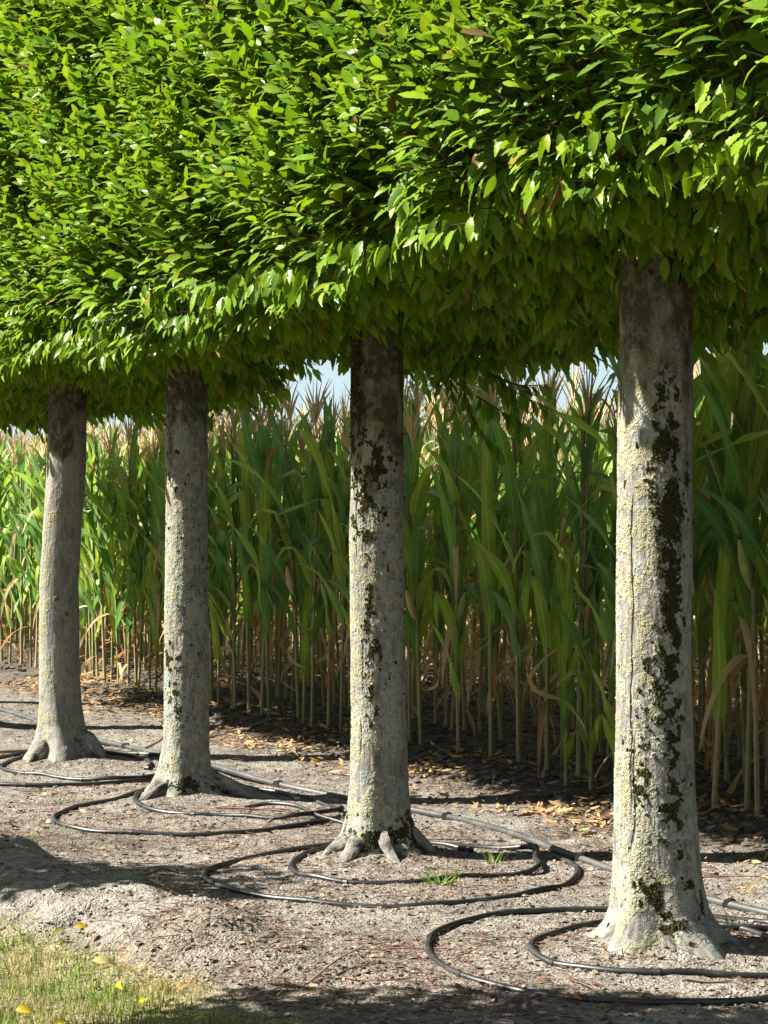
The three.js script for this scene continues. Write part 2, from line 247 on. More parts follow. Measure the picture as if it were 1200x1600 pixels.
function buildTrunk(group, T, detailed) {
  const tw = detailed ? (T.detail > 1.9 ? 1024 : 768) : 256, thh = detailed ? (T.detail > 1.9 ? 2048 : 1536) : 512, o = {};
  const data = new Uint8Array(tw * thh * 4), hts = new Uint8Array(tw * thh * 4), enc = (v) => { v = clamp(v, 0, 1); return (v <= 0.0031308 ? v * 12.92 : 1.055 * Math.pow(v, 1 / 2.4) - 0.055) * 255; };
  const mossAt = [], lichAt = [], R = rng(T.seed * 77 + 5);
  for (let y = 0, i = 0; y < thh; y++) for (let x = 0; x < tw; x++, i += 4) {
    const th = ((x + 0.5) / tw - 0.5) * Math.PI * 2, h = (y + 0.5) / thh * TEX_H;
    if (detailed && Math.abs(th) > 2.0) { if (x % 2) { data.copyWithin(i, i - 4, i); hts.copyWithin(i, i - 4, i); continue; } }
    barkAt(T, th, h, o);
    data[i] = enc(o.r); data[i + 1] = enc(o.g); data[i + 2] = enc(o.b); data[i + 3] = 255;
    const hv = clamp(o.H * 0.35 + 0.35, 0, 1) * 255; hts[i] = hts[i + 1] = hts[i + 2] = hv; hts[i + 3] = 255;
    if (detailed && Math.abs(th) < 1.8) {
      const q = R() * (tw * thh) / (1024 * 2048) + (o.alg > 0.3 && o.moss < 0.3 ? 1 : 0);
      if (o.moss > 0.6 && q < 0.045) mossAt.push([th, h]);
      else if (o.moss < 0.3 && o.yel > 0.6 && q < 0.0028) lichAt.push([th, h, 0]);
      else if (o.moss < 0.3 && o.teal > 0.5 && q < 0.006) lichAt.push([th, h, 1]);
      else if (o.moss < 0.3 && o.pale > 0.6 && q < 0.005) lichAt.push([th, h, 2]);
    }
  }
  const mk = (d, srgb) => { const t = new THREE.DataTexture(d, tw, thh, THREE.RGBAFormat); t.wrapS = t.wrapT = THREE.ClampToEdgeWrapping; t.magFilter = THREE.LinearFilter; if (srgb) t.colorSpace = THREE.SRGBColorSpace; t.needsUpdate = true; return t; };
  const mat = new THREE.MeshStandardMaterial({ map: mk(data, true), bumpMap: mk(hts, false), bumpScale: 0.011, roughness: 0.95 }); mat.specularIntensity = 0.25;
  const shapeAt = (th, h, disp) => {
    const [, r0] = lin(T.prof, h), [, lx] = lin(T.lean, h), S = T.seed * 5.1;
    const lobes = 1 + Math.exp(-h / 0.16) * 0.16 * Math.sin(th * 5 + S) + 0.055 * (fbm(Math.sin(th) * 1.3 + S, h * 2.2, Math.cos(th) * 1.3, 2) - 0.5) * 2 + 0.022 * Math.sin(th * 3 + h * 1.2 + S) + 0.012 * (fbm(Math.sin(th) * 4 + S, h * 1.5, Math.cos(th) * 4, 2) - 0.5) * 2;
    const r = r0 * lobes + disp; return V(lx + Math.sin(th) * r, h, Math.cos(th) * r);
  };
  const nA = detailed ? 150 : 20, pos = [], uv = [], idx = [], hs = [];
  const dh = detailed ? 0.0075 : 0.08; for (let h = -0.12; h < TEX_H; h += dh) hs.push(h); for (let h = TEX_H; h <= 4; h += 0.1) hs.push(h);
  for (const h of hs) for (let a = 0; a <= nA; a++) {
    const th = (a / nA - 0.5) * Math.PI * 2; let disp = 0;
    if (detailed && h > 0 && h < TEX_H && Math.abs(th) < 1.9) { const ty = Math.min(thh - 1, Math.floor(h / TEX_H * thh)), tx = Math.min(tw - 1, Math.floor((a / nA) * tw)); disp = (hts[(ty * tw + tx) * 4] / 255 - 0.45) * 0.006; }
    const v = shapeAt(th, h, disp); pos.push(v.x, v.y, v.z); uv.push(a / nA, clamp(h / TEX_H, 0.001, 0.999));
  }
  for (let j = 0; j < hs.length - 1; j++) for (let a = 0; a < nA; a++) { const p = j * (nA + 1) + a, q = p + nA + 1; idx.push(p, p + 1, q, q, p + 1, q + 1); }
  const trunk = part(group, 'trunk', geom(pos, idx, uv), mat);
  if (!detailed) return trunk;
  const inst = (name, geo, m, list, fn) => { if (!list.length) return; const im = shade(new THREE.InstancedMesh(geo, m, list.length)); im.name = name; im.userData.kind = 'stuff'; const M = new THREE.Matrix4(), C = new THREE.Color(); list.forEach((e, i) => { fn(e, M, C); im.setMatrixAt(i, M); im.setColorAt(i, C); }); trunk.add(im); };
  inst('moss', mossGeo, mossMat, mossAt, ([th, h], M, C) => { const p = shapeAt(th, h, 0.001), n = V(Math.sin(th), 0.15, Math.cos(th)), s = 0.0018 + R() * R() * 0.0042; basis(p, UP.clone().addScaledVector(V(R() - .5, R() - .5, R() - .5), 0.8), n, s, s * (0.6 + R() * 0.7), s * 1.2, M); const k = 0.5 + R() * 1.1; C.setRGB(0.034 * k, 0.034 * k, 0.013 * k); });
  inst('lichen', flakeGeo, lichenMat, lichAt, ([th, h, kind], M, C) => { const p = shapeAt(th, h, 0.0012), n = V(Math.sin(th), 0.1, Math.cos(th)).addScaledVector(V(R() - .5, R() - .5, R() - .5), 0.45), s = 0.002 + R() * R() * 0.005; basis(p, UP.clone().addScaledVector(V(R() - .5, R() - .5, R() - .5), 2), n, s, s, s, M); const k = 0.8 + R() * 0.4; if (kind === 0) C.setRGB(0.29 * k, 0.26 * k * (0.94 + R() * 0.14), (0.10 + 0.11 * R()) * k); else if (kind === 1) C.setRGB(0.185 * k, 0.235 * k, 0.22 * k); else C.setRGB(0.25 * k, 0.26 * k, 0.205 * k); });
  for (const [a, b, c, r] of T.roots) part(group, 'root', taperTube([V(...a).multiplyScalar(0.7).setY(a[1] - 0.01), V(...a).setY(a[1] - 0.025), V(...b).setY(b[1] - 0.045), V(...c).setY(c[1] - 0.085)], [r * 1.1, r * 0.95, r * 0.7, r * 0.4], 14, 26, 1.0, T.seed), rootMat);
  for (const [th, h] of T.knots) { const p = shapeAt(th, h, 0), g = new THREE.TorusGeometry(0.012, 0.006, 7, 14); const k = part(group, 'knot', g, mat); k.position.copy(p); k.rotation.y = th; const c = part(group, 'knot_core', new THREE.SphereGeometry(0.009, 10, 8), twigMat); c.position.copy(p); }
  return trunk;
}
const rootMap = tex(256, 256, (u, v, c) => { const k = 0.15 + (fbm(u * 8, v * 20, 2.2, 4) - 0.5) * 0.35 + (vnoise(u * 60, v * 120, 4) - 0.5) * 0.12; c[0] = k; c[1] = k * 0.95; c[2] = k * 0.85; }, true);
const rootMat = new THREE.MeshStandardMaterial({ map: rootMap, bumpMap: rootMap, bumpScale: 0.014, roughness: 1 }); rootMat.specularIntensity = 0.2;

/* ------------------------------------------------------------------ clipped crowns (one continuous box-shaped row) */
const TS = TREES.map(([x, z]) => rowS(x, z));
const HALF = 0.86, FRONT = 1.02, CROWN_TOP = 4.45;
function underside(s, q) {   // height of the clipped underside
  const gap = Math.exp(-Math.pow((s - TS[3] + 0.12) / 0.5, 2));
  return 2.42 + 0.09 * sst(-q, 0.55, 1.0) + 0.13 * sst(-q, -0.2, 0.5) * (1 - sst(s, 0.3, 2.4)) - 0.12 * sst(q, 0.3, 0.8) + 0.58 * gap * sst(q, 0.1, 0.6) + (fbm(s * 2.1, 5.5, q * 2.1, 2) - 0.5) * 0.22 + (fbm(s * 7, 2.5, q * 7, 2) - 0.5) * 0.1;
}
const proj = new THREE.Matrix4(); camera.updateMatrixWorld(); camera.updateProjectionMatrix();
proj.multiplyMatrices(camera.projectionMatrix, camera.matrixWorldInverse);
const inView = (p, m = 1.02) => { const v = p.clone().applyMatrix4(proj); return Math.abs(v.x) < m && Math.abs(v.y) < m && p.z < -1; };

function crownLeaves(k) {   // leaves and twigs of tree k, in world space
  const R = rng(900 + k * 31), s0 = (k ? (TS[k] + TS[k - 1]) / 2 : TS[k] - 1.1), s1 = (k < TS.length - 1 ? (TS[k] + TS[k + 1]) / 2 : TS[k] + 1.1), len = s1 - s0, leaves = [], twigs = [];
  const rv = (a) => V(R() - 0.5, R() - 0.5, R() - 0.5).multiplyScalar(a), OUT = RN.clone().negate();
  const world = (s, q, h) => rowPoint(s, q, h);
  function shoot(p, dir, L, n, mode, hang, show, w = 1) {
    const d = dir.clone().normalize(), end = p.clone().addScaledVector(d, L);
    if (show) twigs.push([p.clone().addScaledVector(d, -0.1), d, L + 0.1]);
    const side0 = new THREE.Vector3().crossVectors(d, UP).normalize(); if (side0.lengthSq() < 0.1) side0.copy(RD);
    const roll = (R() - 0.5) * 0.9; side0.applyAxisAngle(d, roll);
    for (let i = 0; i < n; i++) {
      const t = (i + 0.6) / n, sg = i % 2 ? 1 : -1, lp = p.clone().addScaledVector(d, L * t); lp.y -= 0.02 * t;
      const size = (0.062 + Math.pow(R(), 0.8) * 0.07) * (t > 0.85 ? 0.72 : 1) * (mode === 'far' ? 1.5 : 1);
      const ld = side0.clone().multiplyScalar(sg * (0.75 - 0.3 * t)).addScaledVector(d, 0.45 + 0.35 * t).addScaledVector(UP, -0.22 - hang * 1.5).add(rv(0.55));
      const nn = UP.clone().multiplyScalar(1 - hang * 0.75).addScaledVector(d, 0.15).addScaledVector(OUT, mode === 'face' ? 0.62 + hang * 0.2 : hang * 0.45).addScaledVector(RD, mode === 'face' ? -0.15 : 0).add(rv(0.95 + hang * 0.7));
      leaves.push({ p: lp.addScaledVector(ld.clone().normalize(), 0.012), d: ld, n: nn, size, t, mode, geo: Math.floor(R() * leafGeos.length), tint: R() < 0.010 ? (R() < 0.6 ? 6 : 7) : t > 0.8 && R() < 0.5 ? 2 + 3 * (R() < 0.3) : Math.floor(R() * 5), out: t, hang });
    }
  }
  /* sunny face */
  const nf = Math.round(len * 2.2 * (k < 6 ? 128 : 60));
  for (let i = 0; i < nf; i++) {
    const s = s0 + R() * len, low = underside(s, -FRONT), h = low + 0.02 + Math.pow(R(), 1.1) * (CROWN_TOP - low), edge = 1 - sst(h, low - 0.04, low + 0.2 + 0.16 * R());
    const bump = (fbm(s * 2.3, h * 2.3, 1.2, 3) - 0.5) * 0.24 + (fbm(s * 7, h * 7, 4.2, 2) - 0.5) * 0.12, q = -FRONT + bump + 0.2 + edge * (0.22 + R() * 0.2) + R() * 0.08;
    const seen = inView(world(s, -FRONT, h), 1.15), dir = OUT.clone().multiplyScalar(0.72 - 0.2 * edge).addScaledVector(UP, lerp(0.72, -0.1, edge) + (R() - 0.5) * 0.4).addScaledVector(RD, (R() - 0.5) * 0.8);
    if (!seen && R() < 0.45) continue;
    shoot(world(s, q + 0.06, h), dir, 0.32 + R() * 0.16, seen ? 11 : 7, seen ? 'face' : 'far', edge * edge * (0.1 + R() * 0.4), seen && R() < 0.8);
  }
  /* underside */
  const nb = Math.round(len * (HALF + FRONT) * (k < 6 ? 185 : 70));
  for (let i = 0; i < nb; i++) {
    const s = s0 + R() * len, q = -FRONT + 0.3 + R() * (HALF + FRONT - 0.3), low = underside(s, q), a = R() * 6.283;
    const dir = V(Math.cos(a), -0.22 + R() * 0.3, Math.sin(a));
    shoot(world(s, q, low + 0.09 + Math.pow(R(), 1.5) * 0.22), dir, 0.16 + R() * 0.12, 7, 'under', 0.75 + R() * 0.25, R() < 0.25);
  }
  /* shaded back and top, inner growth */
  const nk = Math.round(len * 2.3 * 110);
  for (let i = 0; i < nk; i++) { const s = s0 + R() * len, low = underside(s, HALF), h = low + 0.05 + R() * (CROWN_TOP - low), edge = 1 - sst(h, low, low + 0.4); shoot(world(s, HALF - 0.22 + R() * 0.1 + (fbm(s * 2, h * 2, 8, 2) - 0.5) * 0.2, h), RN.clone().multiplyScalar(0.7).addScaledVector(UP, lerp(0.6, -0.3, edge)).add(rv(0.7)), 0.26, 7, edge > 0.3 ? 'under' : 'far', 0.3 + edge * 0.5, false); }
  const nt = Math.round(len * (HALF + FRONT) * 80);
  for (let i = 0; i < nt; i++) shoot(world(s0 + R() * len, -FRONT + R() * (HALF + FRONT), CROWN_TOP - 0.25 + R() * 0.12), UP.clone().add(rv(0.9)), 0.26, 6, 'far', 0.1, false);
  const ni = Math.round(len * 330);
  for (let i = 0; i < ni; i++) { const s = s0 + R() * len, q = (R() - 0.5) * 1.3, low = underside(s, q); shoot(world(s, q, low + 0.35 + R() * 1.6), rv(2).setY(R() * 0.4), 0.26, 6, 'far', 0.4, false); }
  return { leaves, twigs };
}
const twigGeo = (() => { const g = new THREE.CylinderGeometry(0.35, 1, 1, 5, 1, true); g.rotateX(Math.PI / 2); g.translate(0, 0, 0.5); g.deleteAttribute('uv'); return g; })();

const TREE_LABELS = [
  ['clipped box-crown tree at the right edge, only its lower foliage corner in view', 0],
  ['nearest clipped tree, thick trunk with black moss band and yellow lichen', 1],
  ['second clipped tree, trunk with forked surface roots and a dangling side branch', 1],
  ['third clipped tree, trunk speckled blue-grey with lichen, a root running from its foot', 1],
  ['farthest visible clipped tree, smooth leaning trunk with two knots and flared foot', 1],
  ['clipped tree beyond the leaning trunk, only its crown underside in view', 0],
  ['last clipped tree of the row, hidden beyond the left edge', 0],
];
TREES.forEach(([x, z], k) => {
  const T = SPECS[k], g = top(new THREE.Group(), 'clipped_tree', TREE_LABELS[k][0], 'tree', 'box-clipped trees planted in one row');
  const base = at(x, z, -0.03); g.position.copy(base);
  buildTrunk(g, T, TREE_LABELS[k][1] === 1);
  const R = rng(40 + k);
  for (let i = 0; i < 8; i++) { const a = R() * 6.283, h = 2.55 + i * 0.17, sgn = i % 2 ? 1 : -1, d = RD.clone().multiplyScalar(sgn * (0.5 + R() * 0.6)).addScaledVector(RN, (R() - 0.5) * 1.1); part(g, 'branch', taperTube([V(0, h, 0), d.clone().multiplyScalar(0.4).setY(h + 0.14), d.clone().setY(h + 0.3 + R() * 0.3)], [0.035, 0.024, 0.01], 6, 8), branchMat); }
  const { leaves, twigs } = crownLeaves(k);
  const cam = camera.position;
  for (const l of leaves) { l.score = 0; if (k < 6 && l.mode !== 'far' && inView(l.p, 0.99)) { const dist = l.p.distanceTo(cam), facing = Math.abs(l.n.clone().normalize().dot(cam.clone().sub(l.p).normalize())); l.score = (l.size / dist) ** 2 * (0.35 + facing) * (l.mode === 'face' ? (l.out > 0.6 ? 1 : 0.1) : (l.out > 0.5 && l.p.y < underside(rowS(l.p.x, l.p.z), rowP(l.p.x, l.p.z)) + 0.14 ? 0.75 : 0.03)); } }
  const rank = leaves.filter((l) => l.score > 0).sort((a, b) => b.score - a.score).slice(0, 300), single = new Set(rank), M = new THREE.Matrix4(), C = new THREE.Color();
  const mat4 = (l) => basis(l.p.clone().sub(base), l.d, l.n, l.size, l.size, l.size, M);
  for (const l of single) { const m = part(g, 'leaf', leafGeos[l.geo], leafMats[l.tint]); mat4(l).decompose(m.position, m.quaternion, m.scale); }
  const crown = new THREE.Group(); crown.name = 'crown'; crown.userData.kind = 'stuff'; g.add(crown);
  leafGeos.forEach((geo, gi) => {
    const list = leaves.filter((l) => !single.has(l) && l.geo === gi), im = shade(new THREE.InstancedMesh(geo, foliageMat, list.length)); im.name = 'foliage'; im.userData.kind = 'stuff';
    list.forEach((l, i) => { im.setMatrixAt(i, mat4(l)); const c = LEAF_TINTS[l.tint], v = 0.85 + 0.3 * h3(i, gi, k); C.setRGB(c[0] * v, c[1] * v, c[2] * v); im.setColorAt(i, C); });
    crown.add(im);
  });
  const tw = shade(new THREE.InstancedMesh(twigGeo, twigMat, twigs.length)); tw.name = 'twigs'; tw.userData.kind = 'stuff';
  twigs.forEach(([p, d, L], i) => { tw.setMatrixAt(i, basis(p.clone().sub(base), d, Math.abs(d.y) > 0.9 ? RD : UP, 0.0042, 0.0042, L, M)); }); crown.add(tw);
  if (k === 2) {   // the loose branch that hangs below the crown towards the next tree
    const br = new THREE.Group(); br.name = 'hanging_branch'; br.position.y = -0.09; g.add(br);
    const stems = [[[0.30, 2.62, -0.30], [0.42, 2.42, -0.28], [0.58, 2.26, -0.22], [0.80, 2.14, -0.18]], [[0.42, 2.42, -0.28], [0.40, 2.22, -0.24], [0.46, 2.06, -0.2], [0.56, 1.94, -0.16]], [[0.52, 2.31, -0.24], [0.66, 2.26, -0.3], [0.80, 2.26, -0.3]], [[0.40, 2.46, -0.28], [0.50, 2.44, -0.2], [0.62, 2.42, -0.14]], [[0.3, 2.6, -0.3], [0.28, 2.42, -0.26], [0.30, 2.26, -0.22]], [[0.46, 2.2, -0.22], [0.58, 2.12, -0.14], [0.7, 2.04, -0.1]], [[0.42, 2.42, -0.28], [0.34, 2.3, -0.2], [0.36, 2.1, -0.16]], [[0.58, 2.26, -0.22], [0.64, 2.14, -0.24], [0.66, 2.02, -0.24]]];
    for (const st of stems) {
      const pts = st.map((a) => V(...a)); part(br, 'stem', taperTube(pts, [0.006, 0.004, 0.002], 5, 10), twigMat);
      const c = new THREE.CatmullRomCurve3(pts), n = Math.round(c.getLength() / 0.019);
      for (let i = 1; i <= n; i++) { const t = i / n, p = c.getPoint(t), d = c.getTangent(t), sd = new THREE.Vector3().crossVectors(d, UP).normalize().multiplyScalar(i % 2 ? 1 : -1); const m = part(br, 'leaf', leafGeos[i % 4], leafMats[[1, 3, 4, 0][i % 4]]), s = 0.07 + R() * 0.035; basis(p, sd.multiplyScalar(0.7).addScaledVector(d, 0.5).addScaledVector(UP, -0.5 - R() * 0.6).add(V(R() - .5, R() - .5, R() - .5)), UP.clone().multiplyScalar(0.7).add(V(R() - .5, R() - .5, R() - .5).multiplyScalar(1.6)), s, s, s, M).decompose(m.position, m.quaternion, m.scale); }
    }
  }
});

/* two round-headed trees on the sunny side, out of frame: they throw the two dark patches on the soil */
[[-4.42, -8.85, 2.35, 0.84, 'young round-headed tree outside the frame, shading the soil by the lawn'], [-2.6, -6.3, 2.5, 0.72, 'young round-headed tree outside the frame, shading the nearest soil']].forEach(([x, z, h, r, label], k) => {
  const g = top(new THREE.Group(), 'round_tree', label, 'tree', 'round-headed trees outside the frame'); const base = at(x, z, -0.03); g.position.copy(base);
  part(g, 'trunk', taperTube([V(0, -0.05, 0), V(0.02, 1, 0), V(0, h, 0)], [0.05, 0.04, 0.025], 10, 10), branchMat);
  const R = rng(300 + k), n = 2600, im = shade(new THREE.InstancedMesh(leafGeos[0], foliageMat, n)), M = new THREE.Matrix4(), C = new THREE.Color(); im.name = 'crown'; im.userData.kind = 'stuff';
  for (let i = 0; i < n; i++) { const v = V(R() - .5, R() - .5, R() - .5).normalize(), rr = r * Math.pow(R(), 0.4) * (0.75 + 0.5 * fbm(v.x * 2 + k * 7, v.y * 2, v.z * 2, 2)); const p = v.clone().multiplyScalar(rr); p.x *= k ? 1.5 : 1.25; p.z *= k ? 1 : 0.85; p.y += h; im.setMatrixAt(i, basis(p, V(R() - .5, -R() * 0.6, R() - .5), V(R() - .5, 0.7, R() - .5), 0.13, 0.13, 0.13, M)); const c = LEAF_TINTS[i % 5]; im.setColorAt(i, C.setRGB(...c)); }
  g.add(im);
});

/* ------------------------------------------------------------------ maize */
const strapTex = tex(128, 256, (u, v, c) => { const a = Math.abs(u - 0.5) * 2, mid = Math.exp(-Math.pow(a / 0.12, 2)), st = vnoise(u * 46, v * 2.5, 2) - 0.5, bl = fbm(u * 4, v * 14, 6, 3) - 0.5; const k = 0.56 + st * 0.17 + bl * 0.18, m = mid * 0.95; c[0] = lerp(k, 1, m); c[1] = lerp(k, 0.85, m); c[2] = lerp(k, 1, m); }, true, false);
const dryTex = tex(128, 256, (u, v, c) => { const st = vnoise(u * 46, v * 2.5, 2) - 0.5, bl = fbm(u * 4, v * 14, 6, 3) - 0.5; const k = 0.85 + st * 0.24 + bl * 0.3; c[0] = k; c[1] = k * 0.98; c[2] = k * 0.95; }, true, false);
const strapBump = tex(128, 64, (u, v, c) => { const a = Math.abs(u - 0.5) * 2; c[0] = c[1] = c[2] = 0.5 + (vnoise(u * 46, v * 2, 2) - 0.5) * 0.5 - 0.4 * Math.exp(-Math.pow(a / 0.08, 2)); }, false, false);
const maizeMat = (r, g, b, extra = {}) => new THREE.MeshPhysicalMaterial({ color: new THREE.Color().setRGB(r, g, b), map: strapTex, bumpMap: strapBump, bumpScale: 0.002, roughness: 0.95, transmission: 0.46, thickness: 0, clearcoat: 0.26, clearcoatRoughness: 0.4, specularIntensity: 0.35, side: THREE.DoubleSide, ...extra });
const GREENS = [[0.33, 0.60, 0.075], [0.26, 0.53, 0.085], [0.41, 0.66, 0.075], [0.23, 0.47, 0.12], [0.50, 0.68, 0.08]], DRYS = [[0.55, 0.33, 0.14], [0.62, 0.42, 0.20], [0.45, 0.24, 0.10], [0.66, 0.51, 0.29]];
const greenMats = GREENS.map((c) => maizeMat(...c)), dryMats = DRYS.map((c) => maizeMat(...c, { clearcoat: 0.05, map: dryTex }));
const stalkMap = tex(64, 512, (u, v, c) => { const n = fbm(u * 6, v * 40, 3, 3), s = vnoise(u * 40, v * 6, 1); const k = 0.75 + (n - 0.5) * 0.5 + (s - 0.5) * 0.25; c[0] = k; c[1] = k; c[2] = k; }, true);
const stalkGreen = new THREE.MeshStandardMaterial({ color: new THREE.Color().setRGB(0.24, 0.24, 0.085), map: stalkMap, roughness: 0.6 }), stalkTan = new THREE.MeshStandardMaterial({ color: new THREE.Color().setRGB(0.34, 0.25, 0.12), map: stalkMap, roughness: 0.7 });
const tasselMat = new THREE.MeshStandardMaterial({ color: new THREE.Color().setRGB(0.55, 0.42, 0.22), roughness: 0.9 }), silkMat = new THREE.MeshStandardMaterial({ color: new THREE.Color().setRGB(0.06, 0.03, 0.02), roughness: 1 });
const huskMat = maizeMat(0.30, 0.34, 0.11, { transmission: 0.1, map: dryTex }), huskDry = maizeMat(0.50, 0.36, 0.22, { transmission: 0.1, clearcoat: 0, map: dryTex });

function strap(L, W, a0, a1, kink, kinkA, twist, seed, N = 9) {   // arching strap leaf in the x-y plane, growing towards +x
  const R = rng(seed), pos = [], uv = [], idx = []; let x = 0, y = 0; const wav = R() * 6, fq = 8 + R() * 9;
  for (let i = 0; i <= N; i++) {
    const t = i / N, a = a0 + a1 * Math.pow(t, a1 > 2 ? 0.32 : 1.7) + (t > kink ? kinkA * sst(t, kink, kink + 0.12) : 0), ds = L / N;
    if (i) { x += Math.sin(a) * ds; y += Math.cos(a) * ds; }
    const w = W * (t < 0.12 ? 0.6 + t / 0.12 * 0.35 : t < 0.45 ? 0.95 + 0.05 * (t - .12) / .33 : Math.pow((1 - t) / 0.55, 0.75)) * 0.5 + 0.0006, tw = twist * t + Math.sin(t * 3 + wav) * 0.2, nx = -Math.cos(a), ny = Math.sin(a);
    for (const s of [-1, 0, 1]) { const up = s ? 0.26 * w + 0.42 * w * Math.sin(t * fq + s * 1.3 + wav) : 0, c = Math.cos(tw), q = Math.sin(tw); pos.push(x + nx * (up + s * w * q), y + ny * (up + s * w * q), s * w * c); uv.push(0.5 + s * 0.5, t); }
    if (i < N) { const b = i * 3; idx.push(b, b + 1, b + 3, b + 3, b + 1, b + 4, b + 1, b + 2, b + 4, b + 4, b + 2, b + 5); }
  }
  return geom(pos, idx, uv);
}
function maizePlan(seed, dry, H = 2.12, short = false) {   // list of { name, geo, mat, rot, y }
  const R = rng(seed), out = [], n = short ? 11 : dry > 0.5 ? 9 : 13, y0 = short ? 0.1 : R() < 0.25 ? 0.16 + R() * 0.12 : 0.28 + R() * 0.4, plane = R() * 6.283, bend = (R() - 0.5) * 0.08;
  const stalk = []; for (let i = 0; i <= 9; i++) { const t = i / 9; stalk.push(V(bend * t * t, H * t, bend * 0.5 * t * t)); }
  const sg = taperTube(stalk, [0.0135, 0.0125, 0.0115, 0.010, 0.0085, 0.006, 0.004], 6, 18); { const p = sg.attributes.position; for (let i = 0; i < p.count; i++) { const y = p.getY(i), k = 1 + 0.28 * Math.pow(Math.max(0, Math.cos(y / 0.17 * 6.283)), 6), t = y / H; p.setX(i, bend * t * t + (p.getX(i) - bend * t * t) * k); } }
  out.push({ name: 'stalk', geo: sg, mat: dry > 0.5 || R() < 0.35 ? stalkTan : stalkGreen });
  for (let i = 0; i < n; i++) {
    const t = i / (n - 1), y = y0 + (H * 0.93 - y0) * t, isDry = R() < dry || (!short && t < 0.14 && R() < 0.5), mats = isDry ? dryMats : greenMats;
    const L = (0.52 + 0.30 * Math.sin(Math.PI * (0.15 + t * 0.75))) * (0.85 + R() * 0.3) * (short ? 0.75 : t > 0.72 ? 0.66 : 1), W = (0.062 + 0.026 * Math.sin(Math.PI * (0.1 + 0.8 * t))) * (isDry ? 0.42 : 0.92) * (short ? 0.8 : 1);
    const droop = isDry ? 2.5 + R() * 0.4 : (0.15 + Math.pow(R(), 1.7) * 1.2) * (1.15 - 0.5 * t), kink = R() < 0.42 ? 0.4 + R() * 0.35 : 2;
    out.push({ name: 'leaf', geo: strap(L * (isDry ? 0.75 : 1), W, (isDry ? 0.2 + R() * 0.2 : 0.12 + R() * 0.24), droop, kink, 1.2 + R() * 1.2, (R() - 0.5) * (isDry ? 4 : 1.3), seed * 31 + i), mat: mats[Math.floor(R() * mats.length)], rot: plane + (i % 2) * Math.PI + (R() - 0.5) * 1.1, y });
    if (!isDry) { const sh = new THREE.CylinderGeometry(0.0125 - 0.004 * t, 0.0145 - 0.003 * t, 0.13, 6, 1, true); sh.translate(0, -0.06, 0); out.push({ name: 'sheath', geo: sh, mat: stalkGreen, rot: 0, y, sheath: true }); }
  }
  if (!short) {
    const parts = []; for (let i = 0; i < 11; i++) { const a = i / 11 * 6.283 + R(), e = i ? 0.14 + R() * 0.35 : 0, L = i ? 0.2 + R() * 0.12 : 0.4, b = i ? R() * 0.1 : 0; parts.push(taperTube([V(0, b, 0), V(Math.cos(a) * L * e * 0.5, b + L * 0.55, Math.sin(a) * L * e * 0.5), V(Math.cos(a) * L * e * 1.15, b + L * 0.95, Math.sin(a) * L * e * 1.15)], [0.003, 0.0062, 0.0052, 0.0014], 4, 4)); }
    out.push({ name: 'tassel', geo: mergeGeometries(parts), mat: tasselMat, rot: 0, y: H - 0.04 });
    const ears = seed % 3 < 2 ? 1 : 0; for (let i = 0; i < ears; i++) { const pr = [[0.004, 0], [0.016, 0.03], [0.026, 0.08], [0.027, 0.13], [0.02, 0.18], [0.009, 0.215], [0.004, 0.225]].map((a) => new THREE.Vector2(...a)), g = new THREE.LatheGeometry(pr, 9); const e = { name: 'ear', geo: g, mat: dry > 0.4 || R() < 0.3 ? huskDry : huskMat, rot: plane + 1.3, y: 0.86 + R() * 0.18, ear: true }; out.push(e); }
  }
  return out;
}
const silkGeo = (() => { const R = rng(8), l = []; for (let i = 0; i < 9; i++) { const a = R() * 6.283; l.push(taperTube([V(0, 0, 0), V(Math.cos(a) * 0.01, 0.02, Math.sin(a) * 0.01), V(Math.cos(a) * 0.022, 0.022 + R() * 0.02, Math.sin(a) * 0.022)], [0.003, 0.002, 0.001], 4, 3)); } return mergeGeometries(l); })();
function maizeGroup(plan) {
  const g = new THREE.Group();
  for (const e of plan) {
    if (e.sheath) { const m = part(g, 'sheath', e.geo, e.mat); m.position.y = e.y; continue; }
    const m = part(g, e.name, e.geo, e.mat); m.position.y = e.y || 0; m.rotation.y = e.rot || 0;
    if (e.ear) { m.rotation.set(0, e.rot, -0.28, 'YXZ'); m.position.x = Math.cos(e.rot) * 0.012; m.position.z = -Math.sin(e.rot) * 0.012; const s = part(m, 'silk', silkGeo, silkMat); s.position.y = 0.215; }
  }
  return g;
}
const plans = []; for (let i = 0; i < 12; i++) plans.push(maizePlan(500 + i * 7, i < 7 ? 0.06 : i < 10 ? 0.3 : 0.62, 2.0 + (i % 4) * 0.07));
const protos = plans.map(maizeGroup), shortProtos = [maizePlan(700, 0.05, 1.05, true), maizePlan(707, 0.05, 0.9, true), maizePlan(714, 0.1, 1.2, true)].map(maizeGroup);
const ROW0 = 2.12, ROWD = 0.72, RM = rng(4242), ranked = [];
